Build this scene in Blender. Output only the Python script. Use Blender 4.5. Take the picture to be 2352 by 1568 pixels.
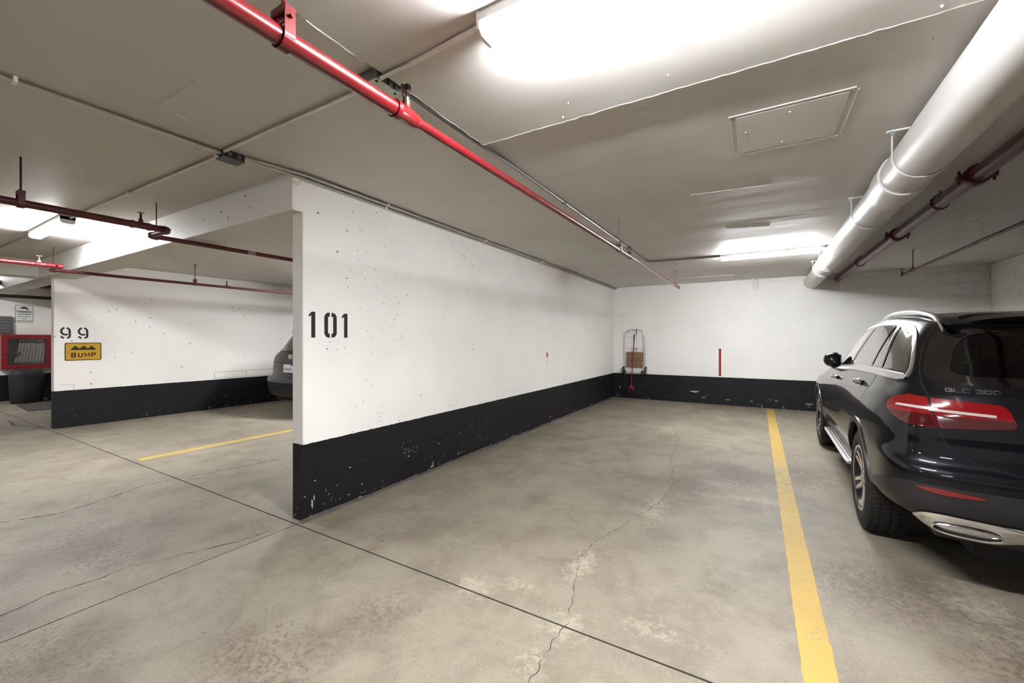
import bpy, bmesh, math, random
from mathutils import Vector, Matrix
from mathutils.bvhtree import BVHTree
import numpy as np
random.seed(7)
for o in list(bpy.data.objects): bpy.data.objects.remove(o)
scene = bpy.context.scene
COL = scene.collection
# ---------------------------------------------------------------- camera, world, exposure
W, HH, FPX = 2352, 1568, 950.0
CAM_H = 1.42
YAW = math.atan2(1738 - 1176, FPX)
cam_d = bpy.data.cameras.new('camera')
cam = bpy.data.objects.new('camera', cam_d); COL.objects.link(cam)
cam.location = (0, 0, CAM_H)
cam.rotation_euler = (math.pi / 2, 0, YAW)
cam_d.sensor_width = 36.0
cam_d.lens = FPX / W * 36.0
cam_d.shift_y = (780 - 784) / W * -1 * -1
cam_d.clip_start = 0.02
scene.camera = cam
world = bpy.data.worlds.new('world'); scene.world = world
world.use_nodes = True
world.node_tree.nodes['Background'].inputs[0].default_value = (0.6, 0.6, 0.6, 1)
world.node_tree.nodes['Background'].inputs[1].default_value = 0.02
vs = scene.view_settings
vs.view_transform = 'Standard'; vs.look = 'None'; vs.gamma = 1.0; vs.use_curve_mapping = False
vs.exposure = 2.12
LAMP_STRENGTH = 84.0
try:
    scene.cycles.use_denoising = True
    scene.cycles.max_bounces = 4
    scene.cycles.diffuse_bounces = 3
    scene.cycles.glossy_bounces = 3
    scene.cycles.transparent_max_bounces = 8
    scene.cycles.use_light_tree = False
    scene.cycles.use_adaptive_sampling = True
    scene.cycles.adaptive_threshold = 0.07
    scene.cycles.adaptive_min_samples = 28
    scene.cycles.sample_clamp_indirect = 6.0
    scene.cycles.caustics_reflective = False
    scene.cycles.caustics_refractive = False
except Exception: pass

# ---------------------------------------------------------------- helpers
def lin(c):
    return tuple(((v / 255) / 12.92 if v / 255 <= .04045 else ((v / 255 + .055) / 1.055) ** 2.4) for v in c)
MATS = {}
ALB = .52          # the paints and objects are darker than the white walls they stand beside
BRIGHT = ('white_pipe_paint', 'white_drain_paint', 'ceiling_paint_conduit', 'lamp_body', 'sign_white', 'plate_white', 'canvas_hose', 'cap_white', 'lens_milky', 'cart_tube', 'cord_pale', 'pale_green_cover', 'patch_edge_tone', 'patch_edge_tone2', 'lamp_lens', 'grey_box_metal')
def mat(name, color=(.5, .5, .5), rough=.5, metal=0.0, coat=0.0, coat_rough=.03, emit=None, strength=0, spec=.5, trans=0, var=0.0, vscale=8.0, bump=0.0, bscale=60.0):
    if name in MATS: return MATS[name]
    if metal < .5 and name not in BRIGHT: color = tuple(v * ALB for v in color)
    m = bpy.data.materials.new(name); m.use_nodes = True
    nt = m.node_tree; b = nt.nodes['Principled BSDF']
    b.inputs['Base Color'].default_value = (*color, 1)
    b.inputs['Roughness'].default_value = rough
    b.inputs['Metallic'].default_value = metal
    b.inputs['Coat Weight'].default_value = coat
    b.inputs['Coat Roughness'].default_value = coat_rough
    b.inputs['Specular IOR Level'].default_value = spec
    b.inputs['Transmission Weight'].default_value = trans
    if emit:
        b.inputs['Emission Color'].default_value = (*emit, 1); b.inputs['Emission Strength'].default_value = strength
    geo = None
    if var or bump:
        geo = nt.nodes.new('ShaderNodeNewGeometry')
    if var:
        n = nt.nodes.new('ShaderNodeTexNoise'); n.inputs['Scale'].default_value = vscale; n.inputs['Detail'].default_value = 5
        nt.links.new(geo.outputs['Position'], n.inputs['Vector'])
        r = nt.nodes.new('ShaderNodeMapRange'); r.inputs[1].default_value = .3; r.inputs[2].default_value = .7
        r.inputs[3].default_value = 1 - var; r.inputs[4].default_value = 1 + var
        nt.links.new(n.outputs['Fac'], r.inputs[0])
        mx = nt.nodes.new('ShaderNodeVectorMath'); mx.operation = 'SCALE'; mx.inputs[0].default_value = color
        nt.links.new(r.outputs[0], mx.inputs['Scale']); nt.links.new(mx.outputs[0], b.inputs['Base Color'])
    if bump:
        n2 = nt.nodes.new('ShaderNodeTexNoise'); n2.inputs['Scale'].default_value = bscale; n2.inputs['Detail'].default_value = 4
        nt.links.new(geo.outputs['Position'], n2.inputs['Vector'])
        bp = nt.nodes.new('ShaderNodeBump'); bp.inputs['Strength'].default_value = bump; bp.inputs['Distance'].default_value = .01
        nt.links.new(n2.outputs['Fac'], bp.inputs['Height']); nt.links.new(bp.outputs[0], b.inputs['Normal'])
    MATS[name] = m
    return m

class NB:
    """small node-building helper"""
    def __init__(s, m): s.nt = m.node_tree; s.N = s.nt.nodes; s.L = s.nt.links
    def new(s, t, **kw):
        n = s.N.new(t)
        for k, v in kw.items(): setattr(n, k, v)
        return n
    def put(s, sock, v):
        if isinstance(v, bpy.types.NodeSocket): s.L.new(v, sock)
        else: sock.default_value = v
    def math(s, op, a, b=0.0, c=None, clamp=False):
        n = s.new('ShaderNodeMath', operation=op, use_clamp=clamp); s.put(n.inputs[0], a); s.put(n.inputs[1], b)
        if c is not None: s.put(n.inputs[2], c)
        return n.outputs[0]
    def vmath(s, op, a, b=(0, 0, 0)):
        n = s.new('ShaderNodeVectorMath', operation=op); s.put(n.inputs[0], a); s.put(n.inputs[1], b)
        return n.outputs['Value'] if op in ('LENGTH', 'DISTANCE', 'DOT_PRODUCT') else n.outputs[0]
    def noise(s, vec, scale, detail=4, rough=.55, dist=0.0):
        n = s.new('ShaderNodeTexNoise'); s.L.new(vec, n.inputs['Vector']); n.inputs['Scale'].default_value = scale
        n.inputs['Detail'].default_value = detail; n.inputs['Roughness'].default_value = rough; n.inputs['Distortion'].default_value = dist
        return n.outputs['Fac']
    def ramp(s, v, a, b, lo=0.0, hi=1.0):
        n = s.new('ShaderNodeMapRange'); n.clamp = True; s.put(n.inputs[0], v)
        n.inputs[1].default_value = a; n.inputs[2].default_value = b; n.inputs[3].default_value = lo; n.inputs[4].default_value = hi
        return n.outputs[0]
    def mix(s, f, a, b):
        n = s.new('ShaderNodeMix', data_type='RGBA'); s.put(n.inputs[0], f)
        for i, v in ((6, a), (7, b)):
            if isinstance(v, bpy.types.NodeSocket): s.L.new(v, n.inputs[i])
            else: n.inputs[i].default_value = (*v, 1)
        return n.outputs[2]
    def bump(s, h, strength, dist=.01):
        n = s.new('ShaderNodeBump'); n.inputs['Strength'].default_value = strength; n.inputs['Distance'].default_value = dist
        s.L.new(h, n.inputs['Height']); return n.outputs[0]

def mesh_obj(name, verts, faces, material, parent=None, smooth=False, angle=35):
    me = bpy.data.meshes.new(name)
    me.from_pydata([tuple(v) for v in verts], [], faces); me.update()
    bm = bmesh.new(); bm.from_mesh(me); bmesh.ops.recalc_face_normals(bm, faces=bm.faces); bm.to_mesh(me); bm.free()
    if material is not None: me.materials.append(material)
    if smooth:
        me.shade_smooth(); me.set_sharp_from_angle(angle=math.radians(angle))
    o = bpy.data.objects.new(name, me); COL.objects.link(o)
    if parent is not None: o.parent = parent
    return o
def tag(o, label, cat, group=None):
    o['label'] = label; o['category'] = cat
    if group: o['group'] = group
    return o
def struct(o, label=None):
    o['kind'] = 'structure'
    if label: o['label'] = label
    return o
def empty(name, loc=(0, 0, 0), rz=0):
    o = bpy.data.objects.new(name, None); COL.objects.link(o); o.location = loc; o.rotation_euler = (0, 0, rz); o.empty_display_size = .1
    return o
def frame_of(d):
    d = Vector(d).normalized(); up = Vector((0, 0, 1)) if abs(d.z) < .95 else Vector((0, 1, 0))
    a = d.cross(up).normalized(); b = a.cross(d).normalized()
    return a, b, d
class MB:
    def __init__(s): s.v = []; s.f = []
    def add(s, vs, fs):
        n = len(s.v); s.v += [tuple(v) for v in vs]; s.f += [tuple(i + n for i in f) for f in fs]; return s
    def box(s, x0, x1, y0, y1, z0, z1):
        return s.add([(x, y, z) for x in (x0, x1) for y in (y0, y1) for z in (z0, z1)],
                     [(0, 1, 3, 2), (4, 6, 7, 5), (0, 4, 5, 1), (2, 3, 7, 6), (0, 2, 6, 4), (1, 5, 7, 3)])
    def obox(s, c, ax, ay, az, hx, hy, hz):
        c = Vector(c); ax, ay, az = Vector(ax), Vector(ay), Vector(az)
        return s.add([c + ax * i * hx + ay * j * hy + az * k * hz for i in (-1, 1) for j in (-1, 1) for k in (-1, 1)],
                     [(0, 1, 3, 2), (4, 6, 7, 5), (0, 4, 5, 1), (2, 3, 7, 6), (0, 2, 6, 4), (1, 5, 7, 3)])
    def cyl(s, p, q, r, r2=None, n=16, cap=True):
        r2 = r if r2 is None else r2
        p, q = Vector(p), Vector(q); a, b, d = frame_of(q - p)
        vs = []
        for c, rr in ((p, r), (q, r2)):
            vs += [c + a * math.cos(2 * math.pi * i / n) * rr + b * math.sin(2 * math.pi * i / n) * rr for i in range(n)]
        fs = [(i, (i + 1) % n, n + (i + 1) % n, n + i) for i in range(n)]
        if cap: fs += [tuple(range(n))[::-1], tuple(range(n, 2 * n))]
        return s.add(vs, fs)
    def tube(s, pts, r, n=10, closed=False, cap=True, squash=None):
        pts = [Vector(p) for p in pts]; m = len(pts)
        rs = r if isinstance(r, (list, tuple)) else [r] * m
        vs = []; prev = None
        for i in range(m):
            if closed: d = pts[(i + 1) % m] - pts[i - 1]
            else: d = pts[min(i + 1, m - 1)] - pts[max(i - 1, 0)]
            d.normalize()
            if prev is None: a, b, _ = frame_of(d)
            else:
                a = prev - d * prev.dot(d)
                if a.length < 1e-6: a = frame_of(d)[0]
                a.normalize(); b = d.cross(a)
            prev = a
            vs += [pts[i] + (a * math.cos(2 * math.pi * k / n) + b * math.sin(2 * math.pi * k / n)) * rs[i] for k in range(n)]
        fs = []
        for i in range(m if closed else m - 1):
            j = (i + 1) % m
            fs += [(i * n + k, i * n + (k + 1) % n, j * n + (k + 1) % n, j * n + k) for k in range(n)]
        if not closed and cap: fs += [tuple(range(n))[::-1], tuple(range((m - 1) * n, m * n))]
        return s.add(vs, fs)
    def lathe(s, prof, origin, axis, n=32, closed_prof=False):
        """prof: list of (r, h) along axis"""
        o = Vector(origin); a, b, d = frame_of(axis)
        vs = [o + d * h + (a * math.cos(2 * math.pi * k / n) + b * math.sin(2 * math.pi * k / n)) * r for r, h in prof for k in range(n)]
        m = len(prof); fs = []
        for i in range(m if closed_prof else m - 1):
            j = (i + 1) % m
            fs += [(i * n + k, i * n + (k + 1) % n, j * n + (k + 1) % n, j * n + k) for k in range(n)]
        if not closed_prof:
            if prof[0][0] > 1e-6: fs.append(tuple(range(n))[::-1])
            if prof[-1][0] > 1e-6: fs.append(tuple(range((m - 1) * n, m * n)))
        return s.add(vs, fs)
    def prism(s, poly, fn, d0, d1):
        """poly 2-D, fn(a,b,d)->3-D"""
        n = len(poly)
        vs = [fn(a, b, d0) for a, b in poly] + [fn(a, b, d1) for a, b in poly]
        return s.add(vs, [tuple(range(n))[::-1], tuple(range(n, 2 * n))] + [(i, (i + 1) % n, n + (i + 1) % n, n + i) for i in range(n)])
    def stroke(s, pts, w, fn, d0, d1):
        """thick flat polyline as prism segments joined"""
        m = len(pts); L = []; R = []
        for i in range(m):
            a = pts[max(i - 1, 0)]; b = pts[min(i + 1, m - 1)]
            dx, dy = b[0] - a[0], b[1] - a[1]; l = math.hypot(dx, dy) or 1
            nx, ny = -dy / l * w / 2, dx / l * w / 2
            L.append((pts[i][0] + nx, pts[i][1] + ny)); R.append((pts[i][0] - nx, pts[i][1] - ny))
        n = len(s.v); vs = []
        for d in (d0, d1):
            vs += [fn(*p, d) for p in L] + [fn(*p, d) for p in R]
        fs = []
        for i in range(m - 1):
            fs += [(i, i + 1, m + i + 1, m + i), (2 * m + i, 3 * m + i, 3 * m + i + 1, 2 * m + i + 1),
                   (i, 2 * m + i, 2 * m + i + 1, i + 1), (m + i, m + i + 1, 3 * m + i + 1, 3 * m + i)]
        fs += [(0, m, 3 * m, 2 * m), (m - 1, 3 * m - 1, 4 * m - 1, 2 * m - 1)]
        return s.add(vs, fs)
    def build(s, name, material, parent=None, smooth=False, angle=35, bevel=0, bseg=2):
        o = mesh_obj(name, s.v, s.f, material, parent, False)
        if bevel:
            bm = bmesh.new(); bm.from_mesh(o.data)
            es = [e for e in bm.edges if len(e.link_faces) == 2 and e.calc_face_angle(0) > .5]
            bmesh.ops.bevel(bm, geom=es, offset=bevel, segments=bseg, profile=.5, affect='EDGES', clamp_overlap=True)
            bm.to_mesh(o.data); bm.free()
        if smooth:
            o.data.shade_smooth(); o.data.set_sharp_from_angle(angle=math.radians(angle))
        return o
def text_part(name, body, size, material, parent, matrix, extrude=.0008, offset=0.0, sx=1.0, align='CENTER', spacing=1.0):
    cu = bpy.data.curves.new(name + '_curve', 'FONT'); cu.body = body; cu.size = size; cu.extrude = extrude; cu.offset = offset
    cu.align_x = align; cu.align_y = 'CENTER'; cu.space_character = spacing; cu.resolution_u = 3
    t = bpy.data.objects.new('tmp_text', cu); COL.objects.link(t)
    bpy.context.view_layer.update()
    dg = bpy.context.evaluated_depsgraph_get()
    me = bpy.data.meshes.new_from_object(t.evaluated_get(dg))
    bpy.data.objects.remove(t); bpy.data.curves.remove(cu)
    me.transform(matrix @ Matrix.Diagonal((sx, 1, 1, 1))); me.name = name
    me.materials.clear(); me.materials.append(material)
    o = bpy.data.objects.new(name, me); COL.objects.link(o); o.parent = parent
    return o
def arc(cx, cy, rx, ry, a0, a1, n=12):
    return [(cx + rx * math.cos(math.radians(a0 + (a1 - a0) * i / n)), cy + ry * math.sin(math.radians(a0 + (a1 - a0) * i / n))) for i in range(n + 1)]
def rrect(x0, x1, y0, y1, r, n=5):
    return arc(x1 - r, y1 - r, r, r, 0, 90, n) + arc(x0 + r, y1 - r, r, r, 90, 180, n) + arc(x0 + r, y0 + r, r, r, 180, 270, n) + arc(x1 - r, y0 + r, r, r, 270, 360, n)
# ---------------------------------------------------------------- materials of the setting
CEIL = 2.70; BAND = 0.60
WX = -3.044; WT = .14           # partition 101: right face, thickness
W99 = -9.60; YE = 1.945; YB = 10.12; XR = 3.40; XFAR = -15.0
BLACK = lin((15, 14, 17))
def paint_mat(name, white, pits=1.0, chips=1.0, joints=False, rough=.55):
    m = bpy.data.materials.new(name); m.use_nodes = True; B = NB(m); b = B.N['Principled BSDF']
    pos = B.new('ShaderNodeNewGeometry').outputs['Position']
    sep = B.new('ShaderNodeSeparateXYZ'); B.L.new(pos, sep.inputs[0]); z = sep.outputs['Z']
    n1 = B.noise(pos, 1.3, 2); n2 = B.noise(pos, 26, 2); n3 = n1
    # white paint, faintly uneven
    wcol = B.mix(B.ramp(n1, .35, .7), white, tuple(v * .94 for v in white))
    # pits and scuffs
    vor = B.new('ShaderNodeTexVoronoi'); vor.inputs['Scale'].default_value = 10; B.L.new(pos, vor.inputs['Vector'])
    csep = B.new('ShaderNodeSeparateColor'); B.L.new(vor.outputs['Color'], csep.inputs[0])
    wob = B.math('MULTIPLY', B.math('SUBTRACT', B.noise(pos, 45, 1), .5), .16)
    dist = B.math('ADD', vor.outputs['Distance'], wob)
    rad = B.math('MULTIPLY', csep.outputs[0], .125)
    pit = B.math('MULTIPLY', B.math('LESS_THAN', dist, rad), B.math('GREATER_THAN', csep.outputs[1], .42))
    pit = B.math('MULTIPLY', pit, B.math('GREATER_THAN', n1, .44))
    v2 = B.new('ShaderNodeTexVoronoi'); v2.inputs['Scale'].default_value = 24; B.L.new(pos, v2.inputs['Vector'])
    c2s = B.new('ShaderNodeSeparateColor'); B.L.new(v2.outputs['Color'], c2s.inputs[0])
    pit2 = B.math('LESS_THAN', B.math('ADD', v2.outputs['Distance'], wob), B.math('MULTIPLY', B.math('SUBTRACT', c2s.outputs[0], .55), .30))
    pit2 = B.math('MULTIPLY', pit2, B.math('GREATER_THAN', n1, .52))
    pit = B.math('MULTIPLY', B.math('MAXIMUM', pit, B.math('MULTIPLY', pit2, .7)), .92 * pits)
    wcol = B.mix(pit, wcol, lin((52, 48, 45)))
    # black band
    bcol = B.mix(B.ramp(n3, .35, .7), BLACK, tuple(v * 1.6 for v in BLACK))
    low = B.ramp(z, .0, .42, 1.0, .0)
    chip = B.math('GREATER_THAN', B.math('ADD', B.math('MULTIPLY', B.noise(pos, 14, 4, .72, .8), 1.0), B.math('MULTIPLY', low, .10)), .735 if chips else 5.0)
    bcol = B.mix(B.math('MULTIPLY', chip, .8), bcol, lin((150, 147, 140)))
    edge = B.math('ADD', z, B.math('MULTIPLY', B.math('SUBTRACT', n2, .5), .012))
    col = B.mix(B.math('LESS_THAN', edge, BAND), wcol, bcol)
    B.L.new(col, b.inputs['Base Color']); b.inputs['Roughness'].default_value = rough; b.inputs['Specular IOR Level'].default_value = .3
    B.L.new(B.bump(B.noise(pos, 6, 3, .6), .22, .012), b.inputs['Normal'])
    MATS[name] = m; return m
WALLM = paint_mat('painted_concrete_wall', lin((246, 243, 238)))
WALL99M = paint_mat('painted_concrete_wall_dull', lin((242, 238, 232)), pits=.7)
BLOCKM = paint_mat('painted_block_wall', lin((244, 242, 238)), pits=0.0, chips=1.0)

def ceiling_mat():
    m = bpy.data.materials.new('painted_ceiling'); m.use_nodes = True; B = NB(m); b = B.N['Principled BSDF']
    pos = B.new('ShaderNodeNewGeometry').outputs['Position']
    c1 = tuple(v * .86 for v in lin((228, 224, 218))); c2 = tuple(v * .82 for v in lin((224, 219, 212)))
    col = B.mix(B.ramp(B.noise(pos, .9, 3), .35, .65), c1, c2)
    vor = B.new('ShaderNodeTexVoronoi'); vor.inputs['Scale'].default_value = 4.0; B.L.new(pos, vor.inputs['Vector'])
    cs = B.new('ShaderNodeSeparateColor'); B.L.new(vor.outputs['Color'], cs.inputs[0])
    pit = B.math('MULTIPLY', B.math('LESS_THAN', vor.outputs['Distance'], B.math('MULTIPLY', cs.outputs[0], .04)), B.math('GREATER_THAN', cs.outputs[1], .6))
    col = B.mix(B.math('MULTIPLY', pit, .6), col, lin((80, 74, 68)))
    B.L.new(col, b.inputs['Base Color']); b.inputs['Roughness'].default_value = .6
    # stretched board marks
    mp = B.new('ShaderNodeMapping'); mp.inputs['Scale'].default_value = (.3, 1.5, 1); B.L.new(pos, mp.inputs[0])
    B.L.new(B.bump(B.noise(mp.outputs[0], 1.1, 3, .45), .4, .05), b.inputs['Normal'])
    MATS['ceiling'] = m; return m
CEILM = ceiling_mat()

def floor_mat():
    m = bpy.data.materials.new('worn_concrete_floor'); m.use_nodes = True; B = NB(m); b = B.N['Principled BSDF']
    pos = B.new('ShaderNodeNewGeometry').outputs['Position']
    base = B.mix(B.ramp(B.noise(pos, .55, 3, .6), .36, .64), lin((164, 157, 145)), lin((192, 185, 172)))
    base = B.mix(B.ramp(B.noise(pos, 2.6, 4, .68, .4), .45, .70, 0, .7), base, lin((138, 128, 114)))
    base = B.mix(B.ramp(B.noise(pos, 11, 3, .7), .52, .72, 0, .5), base, lin((196, 188, 174)))
    sp = B.noise(pos, 70, 3, .75)
    base = B.mix(B.ramp(sp, .55, .72, 0, .5), base, lin((100, 92, 84)))
    base = B.mix(B.ramp(sp, .28, .42, .4, 0), base, lin((214, 209, 198)))
    def blobs(L):
        acc = None
        for (x, y, rx, ry, w) in L:
            v = B.vmath('MULTIPLY', B.vmath('SUBTRACT', pos, (x, y, 0)), (1 / rx, 1 / ry, 0))
            k = B.ramp(B.vmath('LENGTH', v), .15, 1.0, w, 0)
            acc = k if acc is None else B.math('MAXIMUM', acc, k)
        return acc
    # pale lime bloom round the cracks
    lm = blobs([(-1.41, 1.95, .26, .22, 1), (-.81, 1.9, .22, .25, 1), (-.95, 2.45, .16, .5, 1), (-1.18, 6.9, .5, 1.1, .9), (-.45, 2.1, .35, .18, .8), (-.85, 1.62, .16, .25, .8), (-1.2, 2.08, .3, .12, .9), (.0, 4.25, .6, .2, .8), (1.0, 3.1, .45, .7, .9), (-.75, 3.6, .25, .8, .8), (-2.3, 8.2, .8, .8, .6)])
    ln = B.noise(pos, 22, 5, .82, .5)
    lmask = B.ramp(B.math('ADD', ln, B.math('MULTIPLY', lm, .32)), .70, .84, 0, .8)
    lmask = B.math('MULTIPLY', lmask, B.math('GREATER_THAN', lm, .02))
    base = B.mix(lmask, base, lin((214, 208, 194)))
    # scaled, dirty patches
    dm = blobs([(-.15, 4.95, .6, .7, 1), (-.62, 4.4, .5, .7, .8), (.45, 5.3, .45, .9, .85), (-3.95, .95, .8, .35, .9), (-2.7, .55, .7, .35, .6), (-1.9, 1.0, .6, .35, .7), (.62, 3.1, .5, .5, .9), (-2.3, 2.1, .35, .5, .5), (-1.7, 1.5, .3, .35, .6), (1.15, 2.6, .6, .8, .8), (-4.2, 5.5, 1, 1, .4)])
    dn = B.noise(pos, 30, 4, .8, .4)
    dmask = B.ramp(B.math('ADD', dn, B.math('MULTIPLY', dm, .26)), .62, .76, 0, .6)
    dmask = B.math('MULTIPLY', dmask, B.math('GREATER_THAN', dm, .02))
    base = B.mix(dmask, base, lin((100, 85, 68)))
    wide = B.ramp(B.math('ADD', B.noise(pos, 3.1, 2), B.math('MULTIPLY', dm, .3)), .55, .8, 0, .42)
    base = B.mix(wide, base, lin((126, 112, 96)))
    # tyre marks drawn out along the driving direction
    mp = B.new('ShaderNodeMapping'); mp.inputs['Scale'].default_value = (2.2, .35, 1); mp.inputs['Rotation'].default_value = (0, 0, .25); B.L.new(pos, mp.inputs[0])
    base = B.mix(B.ramp(B.noise(mp.outputs[0], 1.4, 3, .6), .55, .75, 0, .32), base, lin((128, 117, 103)))
    sc_ = B.new('ShaderNodeVectorMath', operation='MULTIPLY'); B.L.new(base, sc_.inputs[0]); sc_.inputs[1].default_value = (.52, .492, .44)
    B.L.new(sc_.outputs[0], b.inputs['Base Color'])
    b.inputs['Roughness'].default_value = .58
    B.L.new(B.bump(B.noise(pos, 30, 3, .8), .5, .010), b.inputs['Normal'])
    MATS['floor'] = m; return m
FLOORM = floor_mat()
JOINTM = mat('joint_dark', lin((34, 30, 26)), .9)
CRACKM = mat('crack_dirt', lin((84, 76, 66)), .95)
def yellow_mat():
    m = bpy.data.materials.new('worn_yellow_paint'); m.use_nodes = True; B = NB(m); b = B.N['Principled BSDF']
    pos = B.new('ShaderNodeNewGeometry').outputs['Position']
    col = B.mix(B.ramp(B.noise(pos, 2.2, 5), .35, .7), tuple(v * .56 for v in lin((236, 198, 92))), tuple(v * .56 for v in lin((220, 184, 98))))
    wear = B.ramp(B.noise(pos, 17, 7, .72, .5), .57, .66, 0, .75)
    patch = B.ramp(B.vmath('LENGTH', B.vmath('MULTIPLY', B.vmath('SUBTRACT', pos, (.23, 5.1, 0)), (2.4, 1.1, 0))), .3, 1.0, .16, 0)
    wear2 = B.ramp(B.math('ADD', B.noise(pos, 17, 7, .72, .5), patch), .60, .70, 0, .75)
    col = B.mix(B.math('MAXIMUM', wear, wear2), col, tuple(v * .56 for v in lin((178, 166, 142))))
    B.L.new(col, b.inputs['Base Color']); b.inputs['Roughness'].default_value = .6
    return m
YELM = yellow_mat()
WHITEPAINT = mat('white_pipe_paint', lin((226, 223, 218)), .38, var=.03, vscale=5)
DUCTM = mat('white_drain_paint', lin((204, 200, 198)), .42, var=.03, vscale=3, bump=.05, bscale=9)
CONDM = mat('ceiling_paint_conduit', lin((238, 234, 226)), .35, var=.06, vscale=12)
CONDGREY = mat('bare_conduit', lin((172, 172, 172)), .35, metal=.4)
REDM = mat('red_sprinkler_paint', lin((140, 24, 32)), .28, coat=.5, coat_rough=.15, var=.12, vscale=7)
DREDM = mat('dark_and_shaded_red_paint', lin((112, 34, 40)), .42, var=.14, vscale=6)
PREDM = mat('faded_red_pipe_paint', lin((124, 54, 62)), .36, var=.12, vscale=6)
GREYBOX = mat('grey_box_metal', lin((122, 122, 124)), .45, metal=.3, var=.08)
LTBOX = mat('pale_green_cover', lin((206, 210, 200)), .4, var=.05, vscale=20)
DARKM = mat('dark_hole', lin((14, 13, 13)), .9)
BRASS = mat('tarnished_bronze', lin((74, 66, 58)), .4, metal=.7, var=.15, vscale=40)
STEELM = mat('rod_steel', lin((118, 108, 102)), .45, metal=.5, var=.1, vscale=30)
BLACKPAINT = mat('stencil_black', lin((30, 29, 31)), .6, var=.12, vscale=40)

# ---------------------------------------------------------------- floor, ceiling, walls
XL, XRR, YF = -16.6, 10.0, -10.0
floor = struct(MB().box(XL, XRR, YF, YB + .2, -.16, -.0035).build('floor', JOINTM))
def slab(x0, x1, y0, y1):
    g = .0055
    nx = max(1, int((x1 - x0) / 2)); ny = max(1, int((y1 - y0) / 2))
    return MB().box(x0 + g, x1 - g, y0 + g, y1 - g, -.0034, 0).build('floor_slab', FLOORM, floor)
xs = [XL, -9.67, -3.05, 3.47, XRR]
for i in range(4):
    slab(xs[i], xs[i + 1], 1.895, YB + .05)
    slab(xs[i], xs[i + 1], -4.6, 1.895)
    slab(xs[i], xs[i + 1], YF, -4.6)
ceiling = struct(MB().box(XL, XRR, YF, YB + .2, CEIL, CEIL + .2).build('ceiling', CEILM))
pan = MB().box(-1.515, 3.3, -1.2, 2.195, CEIL - .032, CEIL - .0002).build('drop_panel', CEILM, ceiling, bevel=.004, bseg=1)
# ragged paint bead along the panel edge and the formwork ridges
def bead(name, p, q, w=.008, h=.006, seed=1, gaps=.0, zc=CEIL):
    rnd = random.Random(seed); p, q = Vector(p), Vector(q); L = (q - p).length; n = max(4, int(L / .035)); d = (q - p) / n
    side = Vector((-d.y, d.x, 0)).normalized(); mb = MB()
    i = 0
    while i < n:
        run = rnd.randint(3, 9)
        if rnd.random() >= gaps:
            pts = [p + d * (i + k) + side * rnd.uniform(-.004, .004) for k in range(min(run, n - i) + 1)]
            vs = []; fs = []
            for k, c in enumerate(pts):
                ww = w * rnd.uniform(.5, 1.2); hh = h * rnd.uniform(.5, 1.3)
                vs += [c + side * ww / 2 + Vector((0, 0, 0)), c - Vector((0, 0, hh)), c - side * ww / 2]
                if k: a = 3 * (k - 1); fs += [(a, a + 3, a + 4, a + 1), (a + 1, a + 4, a + 5, a + 2)]
            mb.add(vs, fs)
        i += run
    return mb.build(name, CEILM, ceiling)
zp = CEIL - .032
bead('paint_bead', (-1.515, 2.19, zp), (3.2, 2.19, zp), .010, .0025, 3)
bead('paint_bead', (-1.51, 1.5, zp), (-1.51, 2.19, zp), .006, .002, 4)
bead('paint_bead', (-1.515, .98, CEIL - .032), (-1.515, 1.22, CEIL - .032), .006, .006, 5)
bead('formwork_ridge', (-2.8, .955, CEIL), (-1.52, .975, CEIL), .007, .006, 6, .35)
bead('formwork_ridge', (-2.78, .955, CEIL), (-2.86, 1.12, CEIL), .007, .005, 7, .1)
bead('formwork_ridge', (-.3, 5.35, CEIL), (.3, 5.5, CEIL), .02, .008, 8, .2)
bead('formwork_ridge', (-.5, 3.95, CEIL), (.1, 4.02, CEIL), .015, .006, 9, .2)
rnd = random.Random(11)
for i in range(16):
    x, y = rnd.uniform(-1.0, .6), rnd.uniform(1.5, 2.15)
    r = rnd.uniform(.003, .007)
    MB().lathe([(r, 0), (r * .8, -r * .8), (0, -r * 1.4)], (x, y, zp), (0, 0, 1), 7).build('paint_drip', CEILM, ceiling, smooth=True)
# plastered-over square hatch in the ceiling
hat = MB(); hx0, hx1, hy0, hy1 = -.105, .415, 2.71, 3.235
hat.box(hx0, hx1, hy0, hy1, CEIL - .006, CEIL - .0001)
hatch = hat.build('ceiling_hatch', CEILM, bevel=.002, bseg=1)
tag(hatch, 'square painted-over access hatch in the ceiling beside the white drain pipe', 'hatch')
fr = MB(); 
for (x0, x1, y0, y1) in ((hx0 - .035, hx1 + .02, hy0 - .028, hy0 - .016), (hx0 - .03, hx0 - .022, hy0, hy1 + .02), (hx1 + .03, hx1 + .036, hy0, hy1 + .03), (hx0, hx1 + .02, hy1 + .018, hy1 + .026)):
    fr.box(x0, x1, y0, y1, CEIL - .006, CEIL - .0001)
fr.build('hatch_surround', CEILM, hatch)
for (x, y) in ((.16, 2.78), (-.06, 2.92), (.14, 3.17)):
    MB().lathe([(.006, 0), (.005, -.003), (0, -.004)], (x, y, CEIL - .006), (0, 0, 1), 8).build('screw_head', WHITEPAINT, hatch)

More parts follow.
